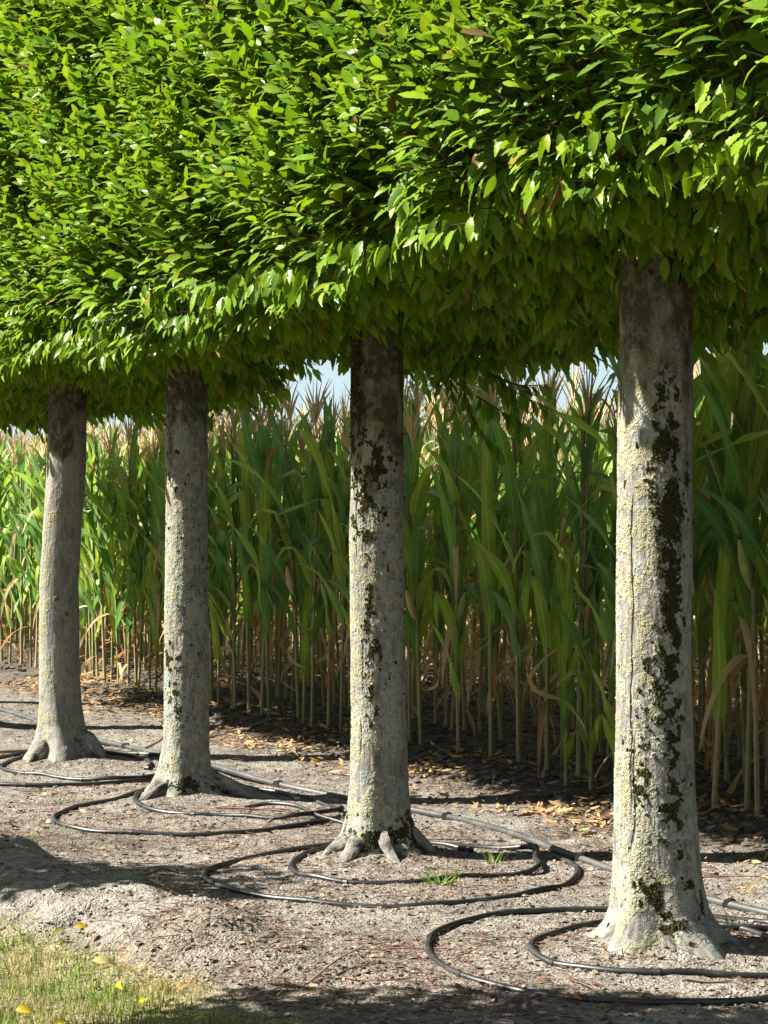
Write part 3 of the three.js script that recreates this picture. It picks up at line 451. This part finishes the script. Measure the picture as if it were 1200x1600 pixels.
for (let r = 0; r < 17; r++) for (let s = -1.2; s < 34; s += r < 2 ? 0.165 : r < 5 ? 0.22 : 0.26) {
  const ss = s + (RM() - 0.5) * 0.07, pp = ROW0 + r * ROWD + (RM() - 0.5) * 0.09; if (RM() < 0.05) continue;
  const p = rowPoint(ss, pp), back = clamp((r - 0.4) / 2.8 + (r > 0 && ss < 4.2 ? 0.6 : 0), 0, 1); p.y = groundY(p.x, p.z) - 0.02;
  const pick = RM(); let kind = r === 0 ? Math.floor(pick * 7.6) : pick < 0.45 - 0.4 * back ? Math.floor(RM() * 7) : pick < 0.72 - 0.2 * back ? 7 + Math.floor(RM() * 3) : 10 + Math.floor(RM() * 2);
  if (r === 0 && p.x > 0.1 && p.x < 1.5 && RM() < 0.34) continue;                 // gaps in the edge row right of the second trunk
  ranked.push({ r, p, kind: Math.min(kind, 11), turn: RM() * 6.283, sc: 1.0 + RM() * 0.14 + r * 0.004 + 0.125 - 0.19 * sst(ss, 2.9, 5.0), tilt: (RM() - 0.5) * 0.1, tilt2: (RM() - 0.5) * 0.1, vis: inView(p.clone().setY(1.8), 1.06) });
}
const ROWWORD = ['front', 'second', 'third', 'fourth'];
const score = (e) => (e.vis ? 1 : 0) * (1 / (1 + e.r * 0.8)) / Math.pow(-e.p.z, 0.5);
const singles = new Set(ranked.filter((e) => e.vis && e.r < 3).sort((a, b) => score(b) - score(a)).slice(0, 292));
for (const e of singles) {
  const g = protos[e.kind].clone(); top(g, 'maize_plant', `tall maize plant in the ${ROWWORD[e.r]} row of the maize field`, 'maize plant', `maize plants of the ${ROWWORD[e.r]} row`);
  g.traverse((o) => shade(o)); g.position.copy(e.p); g.rotation.set(e.tilt, e.turn, e.tilt2, 'YXZ'); g.scale.setScalar(e.sc);
}
[[1.265, -11.13, 0, 'short leafy maize plant at the field edge, tucked against the left of the nearest trunk'], [1.15, -11.38, 1, 'short maize plant with narrow leaves beside the gap in the front row'], [1.03, -11.6, 2, 'waist-high maize plant seen just left of the mossy trunk']].forEach(([x, z, k, label], i) => {
  const g = shortProtos[k].clone(); top(g, 'short_maize_plant', label, 'maize plant', 'short maize plants at the field edge'); g.traverse((o) => shade(o)); g.position.copy(at(x, z, -0.02)); g.rotation.y = 1.3 * i; g.scale.setScalar(0.95);
});
{ // the rest of the field, a mass that cannot be counted
  const field = top(new THREE.Group(), 'maize_field', 'dense ripening maize field filling the space behind the front rows', 'maize field', null, 'stuff');
  const fm = maizeMat(1, 1, 1, { vertexColors: true, clearcoat: 0.15 });
  plans.forEach((plan, k) => {
    const list = ranked.filter((e) => e.kind === k && !singles.has(e)); if (!list.length) return;
    const geos = plan.filter((e) => !e.sheath).map((e) => { let g = e.geo.clone(); if (e.ear) g.rotateZ(-0.28); g.rotateY(e.rot || 0); g.translate(0, e.y || 0, 0); const c = e.mat.color, n = g.attributes.position.count, col = new Float32Array(n * 3); for (let i = 0; i < n; i++) { const f = e.mat.map === strapTex ? 1 : 1.9; col[i * 3] = c.r * f; col[i * 3 + 1] = c.g * f; col[i * 3 + 2] = c.b * f; } g.setAttribute('color', new THREE.BufferAttribute(col, 3)); if (e.name !== 'leaf' || e.mat.map === dryTex) { const uv = g.attributes.uv; for (let i = 0; i < uv.count; i++) uv.setXY(i, 0.06 + 0.3 * clamp(uv.getX(i), 0, 1), uv.getY(i) % 1); } return g; });
    const im = shade(new THREE.InstancedMesh(mergeGeometries(geos), fm, list.length)), M = new THREE.Matrix4(), Q = new THREE.Quaternion(), E = new THREE.Euler(); im.name = 'maize_rows'; im.userData.kind = 'stuff';
    list.forEach((e, i) => im.setMatrixAt(i, M.compose(e.p, Q.setFromEuler(E.set(e.tilt, e.turn, e.tilt2, 'YXZ')), V(e.sc, e.sc, e.sc)))); field.add(im);
  });
}

/* ------------------------------------------------------------------ irrigation */
const hoseMap = tex(64, 1024, (u, v, c) => { const d = sst(fbm(u * 4, v * 60, 2, 3), 0.52, 0.7) * 0.5, k = 0.013 + (vnoise(u * 20, v * 300, 1) - 0.5) * 0.01; c[0] = lerp(k, 0.16, d * 0.25); c[1] = lerp(k, 0.15, d * 0.25); c[2] = lerp(k, 0.13, d * 0.25); }, true);
const hoseMat = new THREE.MeshStandardMaterial({ map: hoseMap, roughness: 0.42 }), pipeMat = new THREE.MeshStandardMaterial({ map: tex(64, 1024, (u, v, c) => { const d = sst(fbm(u * 4, v * 40, 5, 3), 0.45, 0.7), k = 0.034 + (vnoise(u * 20, v * 200, 1) - 0.5) * 0.02; c[0] = lerp(k, 0.12, d * 0.4); c[1] = lerp(k * 1.03, 0.115, d * 0.4); c[2] = lerp(k * 1.06, 0.105, d * 0.4); }, true), roughness: 0.5 });
const clipMat = new THREE.MeshStandardMaterial({ color: new THREE.Color().setRGB(0.012, 0.012, 0.013), roughness: 0.5 });
function tubeOnGround(pts, r, closed = false, n = 160) {
  const c = new THREE.CatmullRomCurve3(pts.map(([x, z, dy = 0]) => at(x, z, r * 0.75 + dy)), closed), fine = [];
  for (let i = 0; i <= n; i++) { const p = c.getPoint(i / n); fine.push(p); }
  const g = new THREE.TubeGeometry(new THREE.CatmullRomCurve3(fine, false), n * 2, r, 10, false), uv = g.attributes.uv, L = c.getLength(); for (let i = 0; i < uv.count; i++) { const a = uv.getX(i); uv.setXY(i, uv.getY(i), a * L / 3); } return g;
}
const emitterGeo = (() => { const g = new THREE.CylinderGeometry(0.0138, 0.0138, 0.03, 10); g.rotateZ(Math.PI / 2); return g; })();
function ringHose(cx, cz, R0, ix, iz, R1, a0, label, seed) {
  const pts = []; const wob = (a) => 1 + 0.05 * Math.sin(a * 2 + seed) + 0.03 * Math.sin(a * 3 + seed * 2) + 0.035 * (fbm(Math.cos(a) * 3 + seed * 7, Math.sin(a) * 3, 2) - 0.5), sink = (a, q) => -0.006 * sst(fbm(Math.cos(a) * 2 + seed * 5 + q, Math.sin(a) * 2, 7), 0.5, 0.66);
  const n0 = 26, n1 = 20, tot = 6.283 * 0.97;
  for (let i = 0; i <= n0; i++) { const a = a0 + tot * i / n0; pts.push([cx + Math.cos(a) * R0 * wob(a), cz + Math.sin(a) * R0 * wob(a), i === n0 ? 0.02 : sink(a, 0)]); }
  for (let i = 0; i <= n1; i++) { const t = i / n1, a = a0 + tot + 0.35 + 6.283 * 0.93 * t, m = sst(t, 0, 0.22), rr = lerp(R0 * 0.86, R1, m); pts.push([lerp(cx, ix, m) + Math.cos(a) * rr * wob(a + 1), lerp(cz, iz, m) + Math.sin(a) * rr * wob(a + 1), i < 2 ? 0.018 : sink(a, 3)]); }
  const h = top(new THREE.Group(), 'drip_hose', label, 'hose', 'drip hoses looped round the trunks');
  part(h, 'tube', tubeOnGround(pts, 0.0125, false, 220), hoseMat);
  for (let i = 2; i < pts.length - 2; i += 3) { const q = pts[i], r2 = pts[i + 1], m = part(h, 'emitter', emitterGeo, clipMat); m.position.copy(at(q[0], q[1], 0.009 + (q[2] || 0))); m.rotation.y = Math.atan2(-(r2[1] - q[1]), r2[0] - q[0]); }
  const c = pts[n0], cg = new THREE.CylinderGeometry(0.0165, 0.0165, 0.06, 10); cg.rotateZ(Math.PI / 2); const k = part(h, 'connector', cg, clipMat); k.position.copy(at(c[0], c[1], 0.03)); k.rotation.y = -a0 + 1.57;
  const e = pts[pts.length - 1], eg = new THREE.CylinderGeometry(0.0145, 0.0145, 0.035, 10); eg.rotateZ(1.57); const k2 = part(h, 'end_cap', eg, clipMat); k2.position.copy(at(e[0], e[1], 0.01)); k2.rotation.y = -a0;
}
ringHose(0.96, -7.41, 0.785, 1.0, -7.46, 0.45, 0.1, 'black drip hose coiled on sand round the nearest mossy trunk', 1);
ringHose(0.05, -9.03, 0.79, 0.05, -9.25, 0.49, -0.5, 'black drip hose in two rings round the forked-root trunk', 2);
ringHose(-0.97, -10.9, 0.74, -0.93, -11.28, 0.47, 0.1, 'black drip hose looped round the blue-grey speckled trunk', 3);
ringHose(-1.95, -12.75, 0.74, -1.93, -12.9, 0.48, 0.6, 'black drip hose looped round the smooth leaning trunk', 4);
{
  const pts = [[-4.6, -19], [-3.6, -17.3], [-2.85, -16.0], [-2.3, -14.8], [-1.73, -13.84], [-1.15, -12.85], [-0.6, -11.96], [-0.1, -11.35], [0.337, -10.72], [0.62, -10.05], [0.88, -9.39], [1.15, -8.75], [1.42, -8.26], [1.9, -7.5], [2.5, -6.6]];
  const p = top(new THREE.Group(), 'supply_pipe', 'long dusty grey water pipe running along the row behind the trunks', 'pipe');
  part(p, 'tube', tubeOnGround(pts, 0.0175, false, 260), pipeMat);
  for (const [x, z, a] of [[0.33, -10.73, 1.1], [0.9, -9.35, 1.15], [1.4, -8.3, 1.1], [-0.62, -11.98, 0.95], [-1.75, -13.87, 1.0]]) { const g = new THREE.CylinderGeometry(0.0235, 0.0235, 0.045, 12); g.rotateZ(Math.PI / 2); const m = part(p, 'joint', g, clipMat); m.position.copy(at(x, z, 0.0145)); m.rotation.y = a; }
  const q = top(new THREE.Group(), 'feeder_hose', 'thin feeder hose arching off the rings between second and third trunks', 'hose', 'feeder hoses');
  part(q, 'tube', tubeOnGround([[-0.75, -11.02], [-0.62, -11.05, 0.02], [-0.48, -10.95, 0.03], [-0.34, -10.72, 0.015], [-0.2, -10.55]], 0.0105, false, 50), hoseMat);
  const q2 = top(new THREE.Group(), 'feeder_hose', 'thin feeder hose lying right of the nearest trunk near the frame edge', 'hose', 'feeder hoses');
  part(q2, 'tube', tubeOnGround([[1.22, -7.85], [1.35, -7.78, 0.01], [1.5, -7.8], [1.72, -7.9], [1.95, -7.8]], 0.0105, false, 50), hoseMat);
  const q3 = top(new THREE.Group(), 'feeder_hose', 'dark feeder hose lying beside the smooth leaning trunk at the left edge', 'hose', 'feeder hoses');
  part(q3, 'tube', tubeOnGround([[-3.6, -14.1], [-3.0, -13.85], [-2.6, -13.7], [-2.3, -13.75], [-2.0, -13.95]], 0.0125, false, 50), hoseMat);
}

/* ------------------------------------------------------------------ litter, lawn, weeds */
function scatter(name, label, category, geo, mat, n, seed, place) {
  const R = rng(seed), im = new THREE.InstancedMesh(geo, mat, n), M = new THREE.Matrix4(), C = new THREE.Color(); let c = 0, tries = 0;
  while (c < n && tries++ < n * 30) { const o = place(R); if (!o) continue; basis(o.p, o.d, o.n || UP, o.s[0], o.s[1], o.s[2], M); im.setMatrixAt(c, M); im.setColorAt(c, C.setRGB(...o.c)); c++; }
  im.count = c; return top(im, name, label, category, null, 'stuff');
}
const bedPoint = (R, zn = -6.1, zf = -22) => { const z = -1 / lerp(1 / -zn, 1 / -zf, Math.pow(R(), 0.75)) , hw = -z * 0.2 + 0.3; return [(R() * 2 - 1) * hw, z]; };
const hdir = (R, e = 0.2) => { const a = R() * 6.283; return V(Math.cos(a), (R() - 0.5) * e, Math.sin(a)); };
const matte = (o = {}) => { const m = new THREE.MeshStandardMaterial({ color: 0xffffff, roughness: 1, side: THREE.DoubleSide, ...o }); m.specularIntensity = 0.2; return m; };
const crumbGeo = blobGeo(11, 0), chip = (() => { const R = rng(6), pos = [], idx = []; for (let i = 0; i <= 3; i++) { const t = i / 3, w = Math.sin(Math.PI * (0.12 + 0.8 * t)) * 0.5; pos.push(-w, 0.25 * R() + t * t * 0.3, t, w, 0.3 * R(), t); if (i < 3) idx.push(i * 2, i * 2 + 2, i * 2 + 1, i * 2 + 1, i * 2 + 2, i * 2 + 3); } return geom(pos, idx); })();
const twigLitter = (() => { const g = taperTube([V(0, 0, 0), V(0.06, 0.03, 0.35), V(-0.03, 0.02, 0.7), V(0.04, 0, 1)], [1, 0.9, 0.8, 0.5].map((q) => q * 0.011), 4, 6); g.deleteAttribute('uv'); return g; })();
scatter('soil_crumbs', 'loose sandy crumbs and clods scattered over the bed', 'soil crumbs', crumbGeo, matte(), 34000, 21, (R) => { const [x, z] = bedPoint(R); if (lawnEdge(x, z) > 0.1 && R() < 0.9) return; const p = rowP(x, z), f = p > 1.55 + R() * 0.3; if (!f && R() > 0.25 + 1.1 * sst(fbm(x * 2.2 + 3, 1.5, z * 2.2, 3), 0.38, 0.6)) return; const s = (f ? 0.005 + Math.pow(R(), 3) * 0.028 : 0.0018 + Math.pow(R(), 5) * 0.010), k = (f ? 0.08 : R() < 0.2 ? 0.09 : 0.165) * (0.75 + R() * 0.5); return { p: at(x, z, s * 0.25), d: hdir(R), s: [s, s * (0.6 + R() * 0.4), s * 1.2], c: [k * 1.07, k * 0.965, k * 0.84] }; });
scatter('twig_litter', 'fine reddish-brown leaf stalks and twigs strewn over the soil', 'twig litter', twigLitter, matte(), 9000, 22, (R) => { const [x, z] = bedPoint(R); if (lawnEdge(x, z) > 0.05) return; const n = fbm(x * 1.6, 7.7, z * 1.6, 4); if (R() > 0.12 + sst(n, 0.4, 0.58)) return; const L = 0.02 + Math.pow(R(), 2.2) * 0.14, k = 0.6 + R() * 0.8, red = R(); return { p: at(x, z, 0.004), d: hdir(R, 0.15), s: [L * 0.8 + 0.05, L, L], c: red < 0.6 ? [0.105 * k, 0.044 * k, 0.034 * k] : [0.155 * k, 0.115 * k, 0.08 * k] }; });
scatter('leaf_litter', 'small dry brown leaf flakes strewn between the trunks', 'leaf litter', chip, matte(), 11000, 23, (R) => { const [x, z] = bedPoint(R); if (lawnEdge(x, z) > 0.0) return; const n = fbm(x * 1.6, 7.7, z * 1.6, 4); if (R() > 0.25 + sst(n, 0.4, 0.6)) return; const s = 0.007 + Math.pow(R(), 2.5) * 0.028, k = 0.55 + R() * 0.8, t = R(); return { p: at(x, z, 0.003), d: hdir(R, 0.5), n: V(R() - .5, 1, R() - .5), s: [s * 0.7, s * 0.6, s], c: t < 0.45 ? [0.15 * k, 0.098 * k, 0.07 * k] : t < 0.75 ? [0.235 * k, 0.185 * k, 0.125 * k] : [0.095 * k, 0.048 * k, 0.036 * k] }; });
scatter('maize_litter', 'crisp tan dead maize leaves heaped along the field edge', 'maize litter', chip, matte(), 5200, 24, (R) => { const s0 = R() * 12 + 0.5, p = 1.15 + Math.pow(R(), 0.8) * 1.1, v = rowPoint(s0, p); const dense = sst(fbm(v.x * 1.3, 3, v.z * 1.3, 2), 0.42, 0.6); if (R() > 0.12 + dense * (s0 < 5 ? 1 : 0.3)) return; const s = 0.02 + R() * R() * 0.09, k = 0.6 + R() * 0.7; return { p: at(v.x, v.z, 0.006 + R() * 0.022), d: hdir(R, 0.6), n: V(R() - .5, 0.8, R() - .5), s: [s * 0.32, s * 0.4, s], c: [0.29 * k, 0.185 * k, 0.09 * k] }; });
/* lawn */
const bladeGeo = (() => { const pos = [], idx = []; for (let i = 0; i <= 4; i++) { const t = i / 4, w = 0.03 * (1 - t * 0.95), b = t * t * 0.45; pos.push(-w, t * (1 - 0.15 * t), b, w, t * (1 - 0.15 * t), b); if (i < 4) idx.push(i * 2, i * 2 + 1, i * 2 + 2, i * 2 + 2, i * 2 + 1, i * 2 + 3); } const g = geom(pos, idx); g.rotateX(Math.PI / 2); return g; })();
const grassMat = new THREE.MeshPhysicalMaterial({ color: 0xffffff, roughness: 0.9, transmission: 0.3, thickness: 0, clearcoat: 0.15, side: THREE.DoubleSide, specularIntensity: 0.3 });
const bladeColor = (R, dry) => { const k = 0.75 + R() * 0.5; return R() < dry ? [0.38 * k, 0.32 * k, 0.15 * k] : R() < 0.5 ? [0.14 * k, 0.22 * k, 0.03 * k] : [0.20 * k, 0.25 * k, 0.05 * k]; };
scatter('grass', 'short half-dry lawn grass in the near corner', 'grass', bladeGeo, grassMat, 21000, 25, (R) => { const z = -5.7 - R() * 4.2, x = -2.2 + R() * 2.2, e = lawnEdge(x, z); if (R() > sst(e, -0.04, 0.28)) return; const dry = sst(fbm(x * 4, 9, z * 4, 3), 0.42, 0.68) * 0.6 + 0.06, L = 0.022 + R() * 0.036; const a = R() * 6.283; return { p: at(x, z, -0.004), d: V(Math.cos(a) * 1.7 * R(), 1, Math.sin(a) * 1.7 * R()), n: V(Math.cos(a), 0.1, Math.sin(a)), s: [L * (1.2 + R() * 1.6), L, L], c: bladeColor(R, dry) }; });
function tuft(name, x, z, n, L, spread, green, label, cat, group, lie = 0.6) {
  const R = rng(Math.round((x * 977 + z * 331) * 100) & 0xffff), geos = [];
  for (let i = 0; i < n; i++) { const g = bladeGeo.clone(), a = R() * 6.283, l = L * (0.5 + R() * 0.7), e = lie * (0.3 + R()); const M = basis(V(Math.cos(a) * spread * R(), -0.005, Math.sin(a) * spread * R()), V(Math.cos(a) * e, 1, Math.sin(a) * e), V(Math.cos(a + 1.2), 0.1, Math.sin(a + 1.2)), l * (green ? 1 : 0.6), l, l); g.applyMatrix4(M); const c = green ? [0.15 + R() * 0.06, 0.26 + R() * 0.06, 0.05] : [0.34 + R() * 0.12, 0.22 + R() * 0.1, 0.09 + R() * 0.05], col = []; for (let q = 0; q < g.attributes.position.count; q++) col.push(...c); g.setAttribute('color', new THREE.Float32BufferAttribute(col, 3)); geos.push(g); }
  const m = top(new THREE.Mesh(mergeGeometries(geos), tuftMat), name, label, cat, group); m.position.copy(at(x, z)); return m;
}
const tuftMat = new THREE.MeshPhysicalMaterial({ color: 0xffffff, vertexColors: true, roughness: 0.9, transmission: 0.25, thickness: 0, side: THREE.DoubleSide, specularIntensity: 0.3 });
const DG = 'dry grass tufts';
tuft('dry_grass_tuft', -0.72, -7.02, 90, 0.1, 0.08, false, 'dry brown grass tuft, the larger of two on bare soil beyond the lawn', 'grass tuft', DG, 1.5);
tuft('dry_grass_tuft', -0.86, -7.2, 60, 0.085, 0.08, false, 'dry brown grass tuft just left of the larger dry tuft', 'grass tuft', DG, 1.5);
tuft('dry_grass_tuft', -0.37, -6.78, 50, 0.07, 0.1, false, 'low dry grass wisps close to the bottom shadow', 'grass tuft', DG, 1.9);
tuft('dry_grass_tuft', -0.95, -8.55, 60, 0.085, 0.1, false, 'dry grass tuft at the right tip of the dark shadow patch', 'grass tuft', DG, 1.6);
tuft('dry_grass_tuft', -1.68, -9.45, 60, 0.09, 0.1, false, 'dry grass tuft in the shadow patch near the left edge', 'grass tuft', DG, 1.4);
tuft('dry_grass_tuft', -1.33, -8.9, 50, 0.08, 0.1, false, 'flattened dry grass tuft in the middle of the shadow patch', 'grass tuft', DG, 1.7);
tuft('dry_grass_tuft', -0.42, -6.42, 50, 0.09, 0.06, false, 'dry straw tuft at the bottom tip of the lawn', 'grass tuft', DG, 1.5);
tuft('dry_grass_tuft', 1.52, -8.62, 40, 0.09, 0.05, false, 'dry pale grass wisp right of the nearest trunk by the pipe', 'grass tuft', DG, 1.2);
const GW = 'green grass weeds';
tuft('grass_weed', 0.24, -8.72, 30, 0.12, 0.05, true, 'bright green grass weed growing through the inner ring of the forked-root trunk', 'weed', GW, 0.9);
tuft('grass_weed', 0.5, -9.3, 16, 0.11, 0.04, true, 'green grass weed beside the ring hose right of the second trunk', 'weed', GW, 0.8);
tuft('grass_weed', 1.24, -7.55, 14, 0.16, 0.04, true, 'thin green weed at the right foot of the nearest trunk', 'weed', GW, 0.5);
tuft('grass_weed', 1.62, -7.95, 20, 0.08, 0.06, true, 'low green weed by the pipe at the right frame edge', 'weed', GW, 1.2);
tuft('grass_weed', -1.74, -12.25, 22, 0.06, 0.05, true, 'small green weed in front of the third and fourth trunks', 'weed', GW, 1.2);
tuft('grass_weed', -1.66, -10.35, 20, 0.055, 0.09, true, 'faint green grass patch left of the third trunk ring', 'weed', GW, 1.4);
tuft('grass_weed', -1.0, -11.75, 16, 0.05, 0.04, true, 'tiny green weed beside the foot of the third trunk', 'weed', GW, 1.2);
tuft('grass_weed', -1.02, -8.35, 16, 0.05, 0.04, true, 'tiny green sprig at the edge of the shadow patch', 'weed', GW, 1.0);
/* fallen leaves */
const curledGeos = [leafGeometry(0.25, 0.42, 0.55, 31, 0.5), leafGeometry(0.23, -0.35, 0.3, 32, -0.7), leafGeometry(0.26, 0.25, 0.75, 33, 0.9)];
const fallMats = { yellow: leafMaterial(0.52, 0.36, 0.015, { transmission: 0.25 }), lime: leafMaterial(0.46, 0.42, 0.025, { transmission: 0.25 }), cream: leafMaterial(0.5, 0.41, 0.19, { transmission: 0.2 }), brown: leafMaterial(0.34, 0.14, 0.05, { transmission: 0.1 }) };
[
  [-1.035, -7.28, 0.11, 0.3, 'cream', 'cream-yellow fallen leaf lying alone where lawn meets soil'],
  [-0.885, -7.11, 0.07, 1.7, 'yellow', 'small yellow fallen leaf above the broader golden one'],
  [-0.905, -6.98, 0.085, 1.4, 'yellow', 'broad golden fallen leaf at the lawn edge'],
  [-0.78, -6.74, 0.085, 1.9, 'lime', 'lime-yellow fallen leaf on the grass, left one of a touching pair'],
  [-0.72, -6.66, 0.085, 0.9, 'lime', 'bright yellow fallen leaf on the grass, right one of a touching pair'],
  [-1.19, -6.62, 0.08, 0.4, 'yellow', 'yellow fallen leaf deep in the grass at left'],
  [-1.0, -6.47, 0.085, 2.2, 'yellow', 'yellow leaf half buried in grass at the bottom edge'],
  [-0.8, -6.5, 0.07, 1.1, 'yellow', 'ochre leaf in the grass near the bottom edge'],
  [-0.56, -6.46, 0.07, 2.6, 'lime', 'yellow leaf at the bottom tip of the lawn'],
  [-1.17, -7.75, 0.09, 0.2, 'yellow', 'upright yellow leaf at the far edge of the lawn'],
  [-1.24, -7.66, 0.08, 0.9, 'lime', 'pale yellow leaf behind the upright yellow one'],
  [-1.07, -7.6, 0.07, 2.0, 'brown', 'curled rust-brown leaf near the far lawn edge'],
  [-0.93, -7.4, 0.05, 2.4, 'brown', 'tiny orange-brown leaf beside the cream leaf'],
  [-1.62, -8.6, 0.12, 2.3, 'lime', 'yellow-green leaf at the left edge in shadow'],
  [-1.27, -8.75, 0.08, 1.2, 'brown', 'brown leaf lying inside the shadow patch'],
  [-1.62, -10.9, 0.07, 0.7, 'cream', 'pale yellow leaf inside the ring of the third trunk'],
  [-2.82, -16.0, 0.11, 1.8, 'yellow', 'yellow leaf by the pipe left of the leaning trunk'],
  [-1.78, -14.4, 0.09, 1.4, 'cream', 'pale leaf on shaded soil right of the leaning trunk'],
  [-0.62, -13.3, 0.09, 0.8, 'yellow', 'yellow leaf on dark soil between second and third trunks'],
  [-0.4, -12.95, 0.08, 2.7, 'lime', 'greenish leaf on dark soil left of the second trunk'],
  [0.62, -6.72, 0.07, 1.3, 'brown', 'crumpled brown leaf against the outer ring of the nearest trunk'],
].forEach(([x, z, s, turn, c, label], i) => {
  const m = top(new THREE.Mesh(curledGeos[i % 3], fallMats[c]), 'fallen_leaf', label, 'leaf', 'fallen leaves'); const onLawn = lawnEdge(x, z) > 0.05;
  basis(at(x, z, onLawn ? 0.032 : 0.012), V(Math.cos(turn), 0.12, Math.sin(turn)), V(0.3 * Math.sin(i * 2.1), 0.75, 0.55), s * 0.82, s * 0.82, s * 0.82).decompose(m.position, m.quaternion, m.scale);
});
/* loose sticks that can be told apart */
const stickMat = new THREE.MeshStandardMaterial({ color: new THREE.Color().setRGB(0.12, 0.085, 0.06), roughness: 1 }), stickRed = new THREE.MeshStandardMaterial({ color: new THREE.Color().setRGB(0.2, 0.075, 0.06), roughness: 0.9 });
[
  [[[-0.26, -6.95], [-0.16, -7.1, 0.03], [-0.07, -7.22, 0.05]], 0.005, 0, 'dark forked-looking twig on the soil in front of the second trunk ring'],
  [[[-0.15, -7.02], [-0.05, -6.98], [0.1, -7.03]], 0.0035, 1, 'thin red twig lying left of the nearest ring'],
  [[[-0.1, -7.42], [0.2, -7.46], [0.42, -7.4]], 0.003, 1, 'long thin red stem crossing the soil at mid foreground'],
  [[[-1.05, -8.95], [-0.97, -9.0, 0.02], [-0.9, -9.02]], 0.008, 0, 'short thick stick in the dark shadow patch'],
  [[[-0.78, -9.15], [-0.7, -9.02]], 0.006, 0, 'stub of stick at the tip of the shadow patch'],
  [[[-1.95, -11.05], [-1.7, -10.95], [-1.5, -11.0]], 0.005, 1, 'red-brown twig left of the third trunk ring'],
  [[[-0.9, -11.0], [-0.6, -10.95], [-0.25, -10.85]], 0.006, 1, 'long red-brown twig inside the third trunk ring'],
  [[[-2.75, -13.5], [-2.45, -13.4, 0.02], [-2.15, -13.45]], 0.012, 0, 'dark stick leaning by the foot of the leaning trunk'],
  [[[-1.62, -13.75], [-1.5, -13.8, 0.06], [-1.46, -13.82, 0.13]], 0.012, 0, 'dark branched stick poking up behind the pipe'],
  [[[1.27, -8.9], [1.5, -8.95], [1.75, -8.93]], 0.004, 1, 'red stem lying across litter right of the nearest trunk'],
  [[[0.05, -9.9], [0.35, -9.95], [0.6, -9.9]], 0.005, 0, 'dark twig lying near the pipe right of the second trunk'],
  [[[0.62, -7.0], [0.68, -6.85, 0.01], [0.72, -6.75]], 0.003, 0, 'thin bent twig between the two rings of the nearest trunk'],
  [[[1.02, -6.95], [1.1, -6.9], [1.18, -6.92]], 0.006, 0, 'curl of dark bark between the two nearest rings'],
].forEach(([pts, r, red, label]) => { const m = top(new THREE.Mesh(taperTube(pts.map(([x, z, dy = 0]) => at(x, z, r + dy)), [r, r * 0.85, r * 0.5], 6, 12, 0.3), red ? stickRed : stickMat), 'stick', label, 'stick', 'loose sticks on the soil'); });

/* ------------------------------------------------------------------ far trees over the maize */
[[-6.2, -62, 6.1, 1.5, 'small far-off tree rising over the maize tassels left of the second trunk', 77], [2.6, -70, 7.4, 2.2, 'far-off tree glimpsed through the hanging branch right of the second trunk', 78]].forEach(([x, z, h, r, label, seed]) => {
  const g = top(new THREE.Group(), 'far_tree', label, 'tree', 'far trees over the maize'); g.position.set(x, 0, z);
  part(g, 'trunk', taperTube([V(0, -0.1, 0), V(0.1, h * 0.4, 0), V(0, h * 0.85, 0)], [0.2, 0.14, 0.05], 8, 8), branchMat);
  const R = rng(seed), n = 3200, im = shade(new THREE.InstancedMesh(leafGeos[2], foliageMat, n)), M = new THREE.Matrix4(), C = new THREE.Color(); im.name = 'crown'; im.userData.kind = 'stuff';
  for (let i = 0; i < n; i++) { const v = V(R() - .5, R() - .5, R() - .5).normalize(), rr = r * Math.pow(R(), 0.5) * (0.45 + 1.0 * fbm(v.x * 2.2 + seed, v.y * 2.2, v.z * 2.2, 3)), p = v.multiplyScalar(rr); p.y = p.y * 1.25 + h - r * 0.9; im.setMatrixAt(i, basis(p, V(R() - .5, R() - .5, R() - .5), V(R() - .5, 0.4, R() - .5), 0.22, 0.22, 0.22, M)); im.setColorAt(i, C.setRGB(0.05, 0.085 + R() * 0.03, 0.03)); }
  g.add(im);
});

renderer.render(scene, camera);
